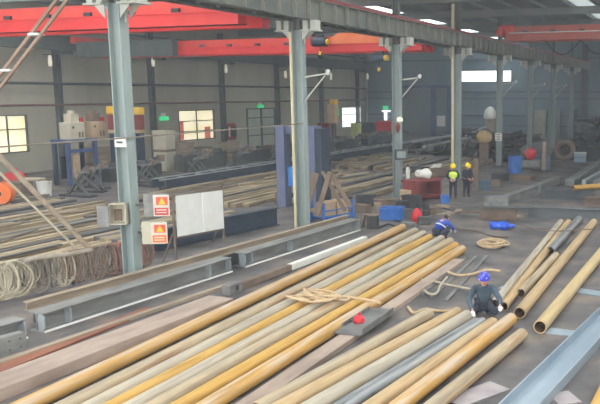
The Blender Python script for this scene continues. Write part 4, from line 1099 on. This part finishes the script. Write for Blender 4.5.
def person(loc, rz, J, label, jacket, helmet, gloves=True, vest=None, hs=1.1, trousers=None, band=None, headdir=(0, -1, 0), cap=False):
    J = {k: Vector(v) for k, v in J.items()}
    t = empty('person', loc, rz, label, 'person')
    B = {'pelvis': (J['pelvis'], .11), 'spine': (J['spine'], .115), 'chest': (J['chest'], .125), 'neck': (J['neck'], .05), 'skull': (J['head'], .06)}
    Ed = [('pelvis', 'spine'), ('spine', 'chest'), ('chest', 'neck'), ('neck', 'skull')]
    for s in 'LR':
        B.update({'sh'+s: (J['sh'+s], .055), 'el'+s: (J['el'+s], .04), 'wr'+s: (J['wr'+s], .027), 'hi'+s: (J['hi'+s], .085), 'kn'+s: (J['kn'+s], .055), 'an'+s: (J['an'+s], .038), 'to'+s: (J['to'+s], .035)})
        Ed += [('chest', 'sh'+s), ('sh'+s, 'el'+s), ('el'+s, 'wr'+s), ('pelvis', 'hi'+s), ('hi'+s, 'kn'+s), ('kn'+s, 'an'+s), ('an'+s, 'to'+s)]
        if not gloves:
            N, E = hand_nodes(J['wr'+s], J['el'+s], 1 if s == 'R' else -1)
            B.update({s+k: v for k, v in N.items()}); Ed += [('wr'+s, s+'palm')]+[(s+a, s+b) for a, b in E]
    m = mb_from(skinmesh(B, Ed, 'pelvis'))
    # head with jaw, nose, ears, eyes, mouth
    hd = Vector(headdir).normalized(); up = Vector((0, 0, 1)); sx = hd.cross(up).normalized(); up = sx.cross(hd)
    R = Matrix((sx, -hd, up)).transposed()*hs
    def shape(d, v):
        if d.z < 0: v.x *= 1-.28*d.z*d.z; v.y *= 1-.12*d.z*d.z
        f = max(0, -d.y)
        v.y -= .03*max(0, f-.9)*10*max(0, 1-abs(d.z+.12)*5)           # nose
        if f > .7 and .05 < d.z < .3 and abs(abs(d.x)-.38) < .2: v.y += .008   # eye sockets
        return v
    hc = J['head']
    m.ball(hc, (.078, .098, .12), 22, 16, 0, shape, R)
    for s in (-1, 1):
        m.ball(hc+R @ Vector((s*.032, -.088, .018)), .012, 8, 6, 1)
        m.ball(hc+R @ Vector((s*.08, .005, -.005)), (.014, .026, .036), 8, 6, 0, None, R)
    m.ball(hc+R @ Vector((0, -.09, -.055)), (.026, .01, .008), 10, 6, 2, None, R)
    m.ball(hc+R @ Vector((0, -.108, -.015)), (.014, .018, .02), 8, 6, 0, None, R)
    m.build('body', [m_skin, m_eye, m_lip], t, ang=80)
    h = MB().ball(hc+R @ Vector((0, .014, .014)), (.084, .1, .118), 18, 12, 0, lambda d, v: v if (d.y > -.25 or d.z > .55) else v*.8, R)
    h.build('hair', m_hair, t, ang=80)
    if helmet:
        o = hc+R @ Vector((0, .012, .06)); hm = MB()
        hm.ball(o, (.125, .15, .125), 24, 14, 0, lambda d, v: v if d.z > -.05 else Vector((v.x, v.y, -.012)), R)
        br = []
        n = 24
        for k in range(n):
            a = 2*PI*k/n; ca, sa = math.cos(a), math.sin(a)
            e = .014+.026*max(0, -sa)
            br += [R @ Vector((.12*ca, .145*sa, .0))+o, R @ Vector(((.12+e*.6)*ca, (.145+e)*sa, -.012))+o, R @ Vector(((.12+e*.6)*ca, (.145+e)*sa, -.022))+o, R @ Vector((.12*ca, .145*sa, -.016))+o]
        fs = []
        for k in range(n):
            j = (k+1) % n
            for q in range(4): fs.append((k*4+q, j*4+q, j*4+(q+1) % 4, k*4+(q+1) % 4))
        hm.add(br, fs); hm.bar(o+R @ Vector((0, .1, .1)), o+R @ Vector((0, -.1, .1)), .03, .04)
        hm.build('helmet', helmet, t, ang=60)
    if cap:
        MB().ball(hc+R @ Vector((0, .01, .04)), (.1, .12, .1), 18, 10, 0, lambda d, v: v if d.z > -.1 else Vector((v.x, v.y, -.01)), R).build('cap', m_cap, t, ang=60)
    # jacket
    K = {'pelvis': (J['pelvis'].lerp(J['spine'], .25), .155), 'spine': (J['spine'], (.15, .17)), 'chest': (J['chest'], (.15, .18)), 'neck': (J['chest'].lerp(J['neck'], .75), .075)}
    E = [('pelvis', 'spine'), ('spine', 'chest'), ('chest', 'neck')]
    for s in 'LR':
        K.update({'sh'+s: (J['sh'+s], .085), 'el'+s: (J['el'+s], .068), 'wr'+s: (J['wr'+s].lerp(J['el'+s], .1), .052)}); E += [('chest', 'sh'+s), ('sh'+s, 'el'+s), ('el'+s, 'wr'+s)]
    jo = mb_from(skinmesh(K, E, 'pelvis')).build('jacket', jacket, t, ang=80)
    MB().path([J['neck'].lerp(J['chest'], .2)+Vector((.07*math.cos(a), .07*math.sin(a), .0)) for a in [2*PI*i/16 for i in range(16)]], .02, 6, closed=True).build('collar', jacket, jo)
    def ring(a, b, f, rx, ry, r, mat, nm, par):
        c = a.lerp(b, f); ax = (b-a).normalized(); sx2 = Vector((1, 0, 0)); sy = ax.cross(sx2).normalized()
        return MB().path([c+sx2*rx*math.cos(x)+sy*ry*math.sin(x) for x in [2*PI*i/24 for i in range(24)]], r, 6, closed=True).build(nm, mat, par)
    if vest:
        V = {'pelvis': (J['pelvis'].lerp(J['spine'], .2), .2), 'spine': (J['spine'], .215), 'chest': (J['chest'], .23), 'n': (J['chest'].lerp(J['neck'], .6), .13)}
        V.update({'s'+s: (J['chest'].lerp(J['sh'+s], 1.)+Vector((0, 0, .0)), .125) for s in 'LR'})
        vo = mb_from(skinmesh(V, [('pelvis', 'spine'), ('spine', 'chest'), ('chest', 'n'), ('chest', 'sL'), ('chest', 'sR')], 'pelvis')).build('vest', vest, t, ang=80)
        ring(J['pelvis'], J['spine'], .7, .185, .18, .022, m_refl, 'reflective_band', vo)
        ring(J['spine'], J['chest'], .75, .195, .185, .022, m_refl, 'reflective_band', vo)
    if band: ring(J['pelvis'], J['chest'], band, .2, .185, .026, m_refl, 'reflective_band', jo)
    T = {'pelvis': (J['pelvis'], (.15, .16))}; E = []
    for s in 'LR':
        T.update({'hi'+s: (J['hi'+s], .115), 'kn'+s: (J['kn'+s], .082), 'an'+s: (J['an'+s]+Vector((0, 0, .02)), .066)}); E += [('pelvis', 'hi'+s), ('hi'+s, 'kn'+s), ('kn'+s, 'an'+s)]
    mb_from(skinmesh(T, E, 'pelvis')).build('trousers', trousers or m_tr, t, ang=80)
    for s in 'LR':
        a, b = J['an'+s], J['to'+s]
        mb_from(skinmesh({'a': (a, .05), 'h': (a.lerp(b, -.15)+Vector((0, 0, -.02)), .046), 'm': (a.lerp(b, .6), .048), 't': (b, .042)}, [('h', 'a'), ('a', 'm'), ('m', 't')], 'a')).build('shoe', m_shoe, t, ang=80)
        if gloves:
            N, E = hand_nodes(J['wr'+s], J['el'+s], 1 if s == 'R' else -1)
            N = {k: (v, r*1.18) for k, (v, r) in N.items()}; N['wr'] = (J['wr'+s], .036); E = [('wr', 'palm')]+E
            mb_from(skinmesh(N, E, 'wr')).build('glove', m_glove, t, ang=80)
    return t
def stand_pose(h=1.7, hands='front', lean=0.):
    k = h/1.7
    J = dict(pelvis=(0, .0, .92), spine=(0, .01-lean*.4, 1.12), chest=(0, -lean, 1.32), neck=(0, -.02-lean*1.2, 1.47), head=(0, -.04-lean*1.5, 1.6), hiL=(-.1, 0, .86), hiR=(.1, 0, .86), knL=(-.12, -.02, .48), knR=(.12, -.03, .48),
             anL=(-.13, .03, .09), anR=(.14, .02, .09), toL=(-.15, -.14, .045), toR=(.17, -.14, .045), shL=(-.19, -lean, 1.38), shR=(.19, -lean, 1.38), elL=(-.3, -.04-lean, 1.12), elR=(.3, -.04-lean, 1.12), wrL=(-.1, -.3-lean, 1.0), wrR=(.1, -.31-lean, 1.02))
    return {a: tuple(c*k for c in b) for a, b in J.items()}
def toward(p, x=CX, y=0): return math.atan2(y-p[1], x-p[0])+PI/2
p = Vector((9.99, 16.42, 0))
person(p, toward(p)+.05, dict(pelvis=(0, .2, .26), spine=(0, .14, .42), chest=(0, .02, .62), neck=(0, -.08, .77), head=(0, -.16, .9), hiL=(-.1, .16, .24), hiR=(.1, .16, .24), knL=(-.3, -.16, .12), knR=(.3, -.16, .12), anL=(-.14, .3, .09), anR=(.14, .3, .09),
       toL=(-.14, .44, .05), toR=(.14, .44, .05), shL=(-.21, -.01, .68), shR=(.21, -.01, .68), elL=(-.36, -.12, .44), elR=(.37, -.14, .45), wrL=(-.27, -.44, .26), wrR=(.35, -.46, .38)),
       'kneeling person in a slate-blue jacket, blue patterned helmet and white gloves, touching the fanned pipes', m_jk, m_hel_b, headdir=(-.12, -.95, -.08))
p = P(453, 198.5, 0)
person(p, toward(p), stand_pose(1.66), 'standing person in a yellow hi-vis vest and yellow helmet, hands joined at the waist', m_tr, m_hel_y, gloves=False, vest=m_vest, headdir=(-.1, -.9, -.3))
p = P(466.5, 197, 0)
person(p, toward(p)+.6, stand_pose(1.64, lean=.06), 'person in dark clothes and a yellow helmet standing by the brown upright post', M('jacket_dark', (44, 46, 60), (58, 60, 74), scale=5, rough=.9), m_hel_y, gloves=False, headdir=(-.1, -.9, -.35))
p = P(440, 241, 0)+Vector((-.05, .25, 0))
person(p, toward(p)+2.3, dict(pelvis=(0, .16, .3), spine=(0, .1, .48), chest=(0, -.1, .62), neck=(0, -.22, .7), head=(0, -.3, .76), hiL=(-.12, .12, .28), hiR=(.12, .12, .28), knL=(-.2, -.24, .46), knR=(.2, -.24, .46), anL=(-.16, .0, .09), anR=(.16, .0, .09),
       toL=(-.18, -.18, .045), toR=(.18, -.18, .045), shL=(-.2, -.12, .64), shR=(.2, -.12, .64), elL=(-.26, -.32, .44), elR=(.26, -.32, .44), wrL=(-.14, -.5, .3), wrR=(.14, -.5, .3)),
       'crouching person in a blue jacket with a white band, bent over past the pipes', m_bluej, None, gloves=True, band=.6, headdir=(0, -.7, -.7), cap=True)

# ------------------------------------------------------------------ far clutter
sc_m = [M('scrap_dark', (30, 32, 35), (48, 48, 50), scale=1, rough=.8), M('scrap_brown', (64, 54, 48), (86, 74, 66), scale=1, rough=.9), M('scrap_grey', (96, 96, 96), (118, 116, 112), scale=1, rough=.7)]
def heap(label, x0, x1, y0, y1, hf, n, seed, ln=(.8, 3.)):
    r = random.Random(seed); m = MB()
    g = 14
    vs = []; fs = []
    for i in range(g+1):
        for j in range(g+1):
            x = x0+(x1-x0)*i/g; y = y0+(y1-y0)*j/g
            e = min(i, g-i, j, g-j)/g*2
            vs.append((x, y, -.02 if e == 0 else max(0, hf(x, y)*min(1, e*2.2)*r.uniform(.6, .95)-.25)))
    for i in range(g):
        for j in range(g):
            a = i*(g+1)+j; fs.append((a, a+g+1, a+g+2, a+1))
    m.add(vs, fs, 0)
    for k in range(n):
        u, v = r.random(), r.random(); x = x0+(x1-x0)*(.06+.88*u); y = y0+(y1-y0)*(.06+.88*v)
        e = min(u, 1-u, v, 1-v)*2
        z = hf(x, y)*min(1, e*2.2)*r.uniform(.5, 1.)
        L = r.uniform(*ln); a = r.uniform(0, PI); t = r.uniform(-.35, .35)
        d = Vector((math.cos(a)*math.cos(t), math.sin(a)*math.cos(t), math.sin(t)))*L/2
        c = Vector((x, y, max(z, abs(d.z)+.12))); mi = r.choice((0, 0, 0, 0, 1, 1, 2))
        q = r.random()
        if q < .55: m.bar(c-d, c+d, r.uniform(.08, .3), r.uniform(.05, .2), mi=mi)
        elif q < .85: m.tube(c-d, c+d, r.uniform(.05, .16), 8, mi=mi)
        else: m.box(c, (r.uniform(.3, 1.2), r.uniform(.3, 1), r.uniform(.1, .6)), a, mi)
    o = m.build('scrap_heap', sc_m); tag(o, label, 'scrap', kind='stuff'); return o
heap('dark tangled heap of scrap steel filling the far right corner', 1.2, 15., 59, 78, lambda x, y: 2.3+1.5*max(0, (x-1)/10)+.4*math.sin(x*1.3)+.03*(y-59), 640, 3)
heap('low tangled scrap heap in the far bay between the third and fifth columns', -11.5, -3.7, 58, 84, lambda x, y: .9+.5*math.sin(x*.8+y*.3)+.02*(y-58), 420, 4, (.8, 3.5))
heap('scrap steel heap around the foot of the fifth and sixth columns', -3.5, .8, 55.5, 58.8, lambda x, y: 1.5, 90, 6, (.5, 1.6))
GB = 'long bars stacked in the far left bay'
r3 = random.Random(8)
for k in range(16):
    x = -11.5+.55*k+r3.uniform(-.1, .1) if k < 10 else -10.+1.2*(k-10)
    if k < 10: continue
    z = 1.75+r3.uniform(0, .3)
    y0 = 60+r3.uniform(0, 3)
for i, (a, b, lab) in enumerate((((412, 142, 1.2), (456, 135, 1.5), 'long pale bar on top of the low scrap heap, left of the fourth column'), ((424, 147, 1.0), (470, 137, 1.3), 'second pale bar on top of the low scrap heap, just below the first'), ((463, 137, 1.3), (486, 127, 1.6), 'pale bar slanting up right of the fourth column'))):
    p, q = P(*a[:2], a[2]), P(*b[:2], b[2]); tag(MB().bar(p, q, .22, .16).build('pale_bar', m_galv_d), lab, 'bar', 'pale bars on the low scrap heap')
q = ony(565, 143, 58.6); q.z = 1.0
tag(MB().path([q+Vector((.62*math.cos(a), -.05*math.sin(a), .62*math.sin(a)+.0)) for a in [2*PI*i/24 for i in range(24)]], .22, 10, closed=True).build('tyre', m_dull), 'dusty tyre leaning against the dark scrap heap', 'tyre').location.z = 0
# bale on a stand, covered load, sheets by the end wall
q = ony(484, 137, 55.)
t = empty('yellow_bale', (q.x, q.y, 0), .3, 'yellowish bale on a tan stand, left of the fifth column', 'bale')
MB().ball((0, 0, q.z), (.62, .55, .5), 18, 10, fn=lambda d, v: v*(1+.06*math.sin(9*d.x))).build('bale', M('bale_straw', (190, 164, 112), (206, 182, 132), scale=4, rough=.9), t); MB().box((0, 0, (q.z-.4)/2), (.7, .6, q.z-.4)).build('stand', m_dull, t)
q = ony(491, 118, 85.); hz = ony(491, 106.5, 85.).z; hb_ = ony(491, 118, 85.).z
t = empty('covered_load', (q.x, q.y, 0), .1, 'tan load with a white cover standing by the end wall behind the fifth column', 'load')
MB().box((0, 0, hb_/2), (1.2, 1.2, hb_)).build('load', m_tan, t, bevel=.05); MB().ball((-.1, 0, hb_), (.8, .8, hz-hb_), 16, 10, fn=lambda d, v: v if d.z > -.2 else Vector((v.x, v.y, -.1))).build('white_cover', m_white, t)
for i, (pa, pb, lab) in enumerate(((534, 546, 'pale ribbed sheet leaning on the end wall, left one'), (548, 560, 'dull ribbed sheet leaning on the end wall, right one'))):
    a, b = ony(pa, 110, YE-.6), ony(pb, 110, YE-.6); m = MB()
    n = 10
    for k in range(n):
        x = a.x+(b.x-a.x)*(k+.5)/n
        m.add([(x-.09, YE-.9, 0), (x+.09, YE-.9, 0), (x+.09, YE-.35, a.z), (x-.09, YE-.35, a.z), (x-.05, YE-.98, 0), (x+.05, YE-.98, 0), (x+.05, YE-.42, a.z), (x-.05, YE-.42, a.z)], [(0, 1, 2, 3), (4, 5, 6, 7), (0, 4, 7, 3), (5, 1, 2, 6), (3, 7, 6, 2), (0, 1, 5, 4)])
    m.span((a.x, YE-.36, a.z-.06), (b.x, YE-.3, a.z-.02)).add([(a.x, YE-.88, 0), (b.x, YE-.88, 0), (b.x, YE-.33, a.z), (a.x, YE-.33, a.z)], [(0, 1, 2, 3)])
    tag(m.build('ribbed_sheet', M('sheet_pale', (150, 152, 138), (172, 172, 156), scale=.7) if i == 0 else M('sheet_dull', (112, 122, 120), (128, 136, 132), scale=.7)), lab, 'sheet')
q = ony(588, 123, 82.)
t = empty('storage_rack', (q.x+.8, 82, 0), 0, 'dark loaded storage rack at the far right, pale shelf edge', 'rack')
for x in (-2.2, 2.2):
    for y in (-.5, .5): MB().bar((x, y, 0), (x, y, q.z+1.4), .12, .12).build('upright', m_dark, t)
for z in (q.z, q.z-1.2): MB().box((0, 0, z), (4.6, 1.2, .08)).build('shelf', m_grey, t)
m = MB()
for k in range(7): m.tube((-2+.6*k, -.5, q.z+.25), (-1.6+.6*k, .5, q.z+.3), .2, 8)
m.build('stored_roll', m_dark, t)
wc = ony(585, 90, YE-.2)
w_ = MB().span((wc.x-.35, YE-.5, 0), (wc.x+.35, YE, ZR-.5)).build('column', m_girt); tag(w_, 'dark column on the end wall at the far right', 'column', kind='structure')
wc = ony(369.5, 90, YE-.2)
tag(MB().tube((XB+.4, YE-.4, 0), (XB+.4, YE-.4, ZR-.5), .14).build('downpipe', m_col), 'pale downpipe in the far corner of the hall', 'pipe', kind='structure')
# sliding door with blue posts in the end wall
f = MB()
for px in (434, 450):
    x = ony(px, 120, YE).x; f.span((x-.3, YE-.25, 0), (x+.3, YE, 6.2))
x0, x1 = ony(402, 120, YE).x, ony(450, 120, YE).x
f.span((x0, YE-.25, 5.9), (x1, YE, 6.2))
do = struct('door_2', f, M('door_post_blue', (62, 88, 130), (74, 100, 142), scale=1))
onpart(MB().span((x0, YE-.12, .05), (x1-.3, YE-.04, 5.9)), 'door_leaf', M('door_leaf_grey', (104, 118, 124), (116, 130, 134), scale=.5), do)
q = ony(441, 121, YE-.13); onpart(MB().box(q, (1.1, .04, 1.3)), 'notice', m_white, do)
# stacks in front of the end wall on the left
for px, pyt, w, d, y, mat, lab in ((386, 121, 1.8, 1.5, 76, m_redp, 'red covered stack near the far corner, left of the third column'), (368, 122, 2.4, 1.6, 80, m_navy, 'dark blue machine block in the far corner left of the red stack'), (356, 123, .8, .9, 72, M('sheet_lime', (186, 196, 120), (200, 208, 140), scale=1), 'pale lime covered stack in front of the third window'), (326, 123, 1.2, 1.2, 66, m_maroon, 'dark red cabinet left of the third window'), (329, 104, .9, .9, 60.5, m_yel, 'x')):
    if lab == 'x': continue
    q = ony(px, pyt, y); zz = q.z
    t = crate((q.x, q.y, 0), (w, d, zz), 0, mat, lab, 'covered_stack', 'stack', bands=False)
q = ony(329, 106, 60.2); b = ony(326, 123, 60.)
t = empty('floor_crane', (q.x-.2, 61.5, 0), 0, 'yellow motor on a dark pedestal left of the third window', 'machine')
MB().tube((0, 0, 0), (0, 0, q.z-.5), .14, 10).build('pedestal', m_girt, t); MB().box((0, 0, q.z), (.6, .6, 1.1)).build('motor', m_yel, t, bevel=.05); MB().box((0, 0, .08), (1, 1, .16)).build('foot', m_dark, t)
q = ony(313, 114, 58.)
t = empty('floor_crane', (q.x+.9, 59.9, 0), 0, 'tan capped machine head on a pedestal right of the second column', 'machine')
MB().tube((0, 0, 0), (0, 0, q.z-.5), .14, 10).build('pedestal', m_girt, t); MB().box((0, 0, q.z), (.8, .6, 1.7)).build('head', m_card, t, bevel=.05); MB().box((0, 0, .08), (1, 1, .16)).build('foot', m_dark, t)
# offcuts scattered over the floor beyond the workers
GO = 'small steel offcuts scattered on the floor'
r4 = random.Random(21)
for k in range(150):
    px, py = r4.uniform(395, 600), r4.uniform(166, 216)
    q = P(px, py, 0)
    if q.y < 29.5 or any(abs(px-a) < 16 and abs(py-b) < 14 for a, b in ((453, 194), (466, 192), (428, 196), (484, 188), (515, 172), (532, 170), (540, 190), (550, 190), (492, 210), (510, 200), (580, 165), (520, 198), (560, 178), (590, 180), (575, 195), (530, 214), (560, 212), (590, 206))): continue
    L = r4.uniform(.3, 1.3)
    tag(MB().box((q.x, q.y, .03), (L, r4.uniform(.12, .4), .06), r4.uniform(0, PI)).build('steel_offcut', r4.choice((m_grey, m_tan, m_dull, m_dark, m_tan))), 'small flat steel offcut scattered on the floor beyond the workers', 'offcut', GO)
GC = 'odds and ends heaped by the third column'
for px, py, sz, mt, lab in ((362, 212, (.7, .4, .35), m_dull, 'brown low box just right of the blue rack'), (366, 205, (.9, .5, .5), m_dark, 'black box behind the steel box with the leaning board'), (378, 214, (.3, .3, .5), m_tan, 'small tan box just left of the bright blue tub'), (402, 213, (.6, .4, .55), m_dark, 'black case between the bright blue tub and the red bag'), (409, 226, (.7, .3, .15), m_grey, 'flat grey tray in front of the red bag'), (424, 224, (.5, .4, .3), m_girt, 'dark grey tool box right of the red bag, near the pipe ends'), (433, 214, (.6, .5, .3), m_dull, 'brown tray behind the crouching worker'), (442, 208, (.7, .3, .12), m_tan, 'flat tan pallet piece behind the crouching worker'), (412, 208, (.8, .5, .6), m_dark, 'black box in front of the dark red bench'), (445, 203, (.4, .3, .4), m_blue, 'small blue box at the right end of the dark red bench'), (500, 180, (.9, .6, .4), m_dark, 'black low box behind the pale H beam'), (494, 186, (.6, .5, .35), m_dull, 'brown low box right of the dull blue crate'), (524, 180, (1.2, .7, .25), m_dull, 'brown flat pallet in front of the blue drum'), (470, 183, (.7, .5, .5), m_dark, 'black box behind the worker pair, left of the brown post'), (440, 176, (1., .6, .5), m_dull, 'brown box behind the dark red bench'), (420, 176, (.9, .6, .6), m_dark, 'black box behind the dark red bench, by the gas cylinders')):
    crate(P(px, py, 0), sz, r4.uniform(-.5, .7), mt, lab, 'storage_box', 'box', GC, bands=False)
# ------------------------------------------------------------------ light and view
hz = bpy.data.materials.new('dusty_air'); hz.use_nodes = True
nt = hz.node_tree; nt.nodes.clear()
vo = nt.nodes.new('ShaderNodeOutputMaterial'); sc = nt.nodes.new('ShaderNodeVolumeScatter')
sc.inputs['Color'].default_value = (.9, .95, 1, 1); sc.inputs['Density'].default_value = .0027; sc.inputs['Anisotropy'].default_value = .2
nt.links.new(sc.outputs[0], vo.inputs['Volume'])
air = tag(MB().span((XB+.01, -5, .01), (25.9, YE-.01, ZR-.01)).build('haze', hz), 'thin dusty haze hanging in the air of the hall', 'haze', kind='stuff')
w = bpy.data.worlds.new('sky'); scene.world = w; w.use_nodes = True
bg = w.node_tree.nodes['Background']; bg.inputs[0].default_value = (.97, .98, 1, 1); bg.inputs[1].default_value = 4.1
vs = scene.view_settings
vs.view_transform = 'Standard'; vs.look = 'None'; vs.gamma = 1; vs.use_curve_mapping = False; vs.exposure = 0
scene.cycles.use_denoising = True
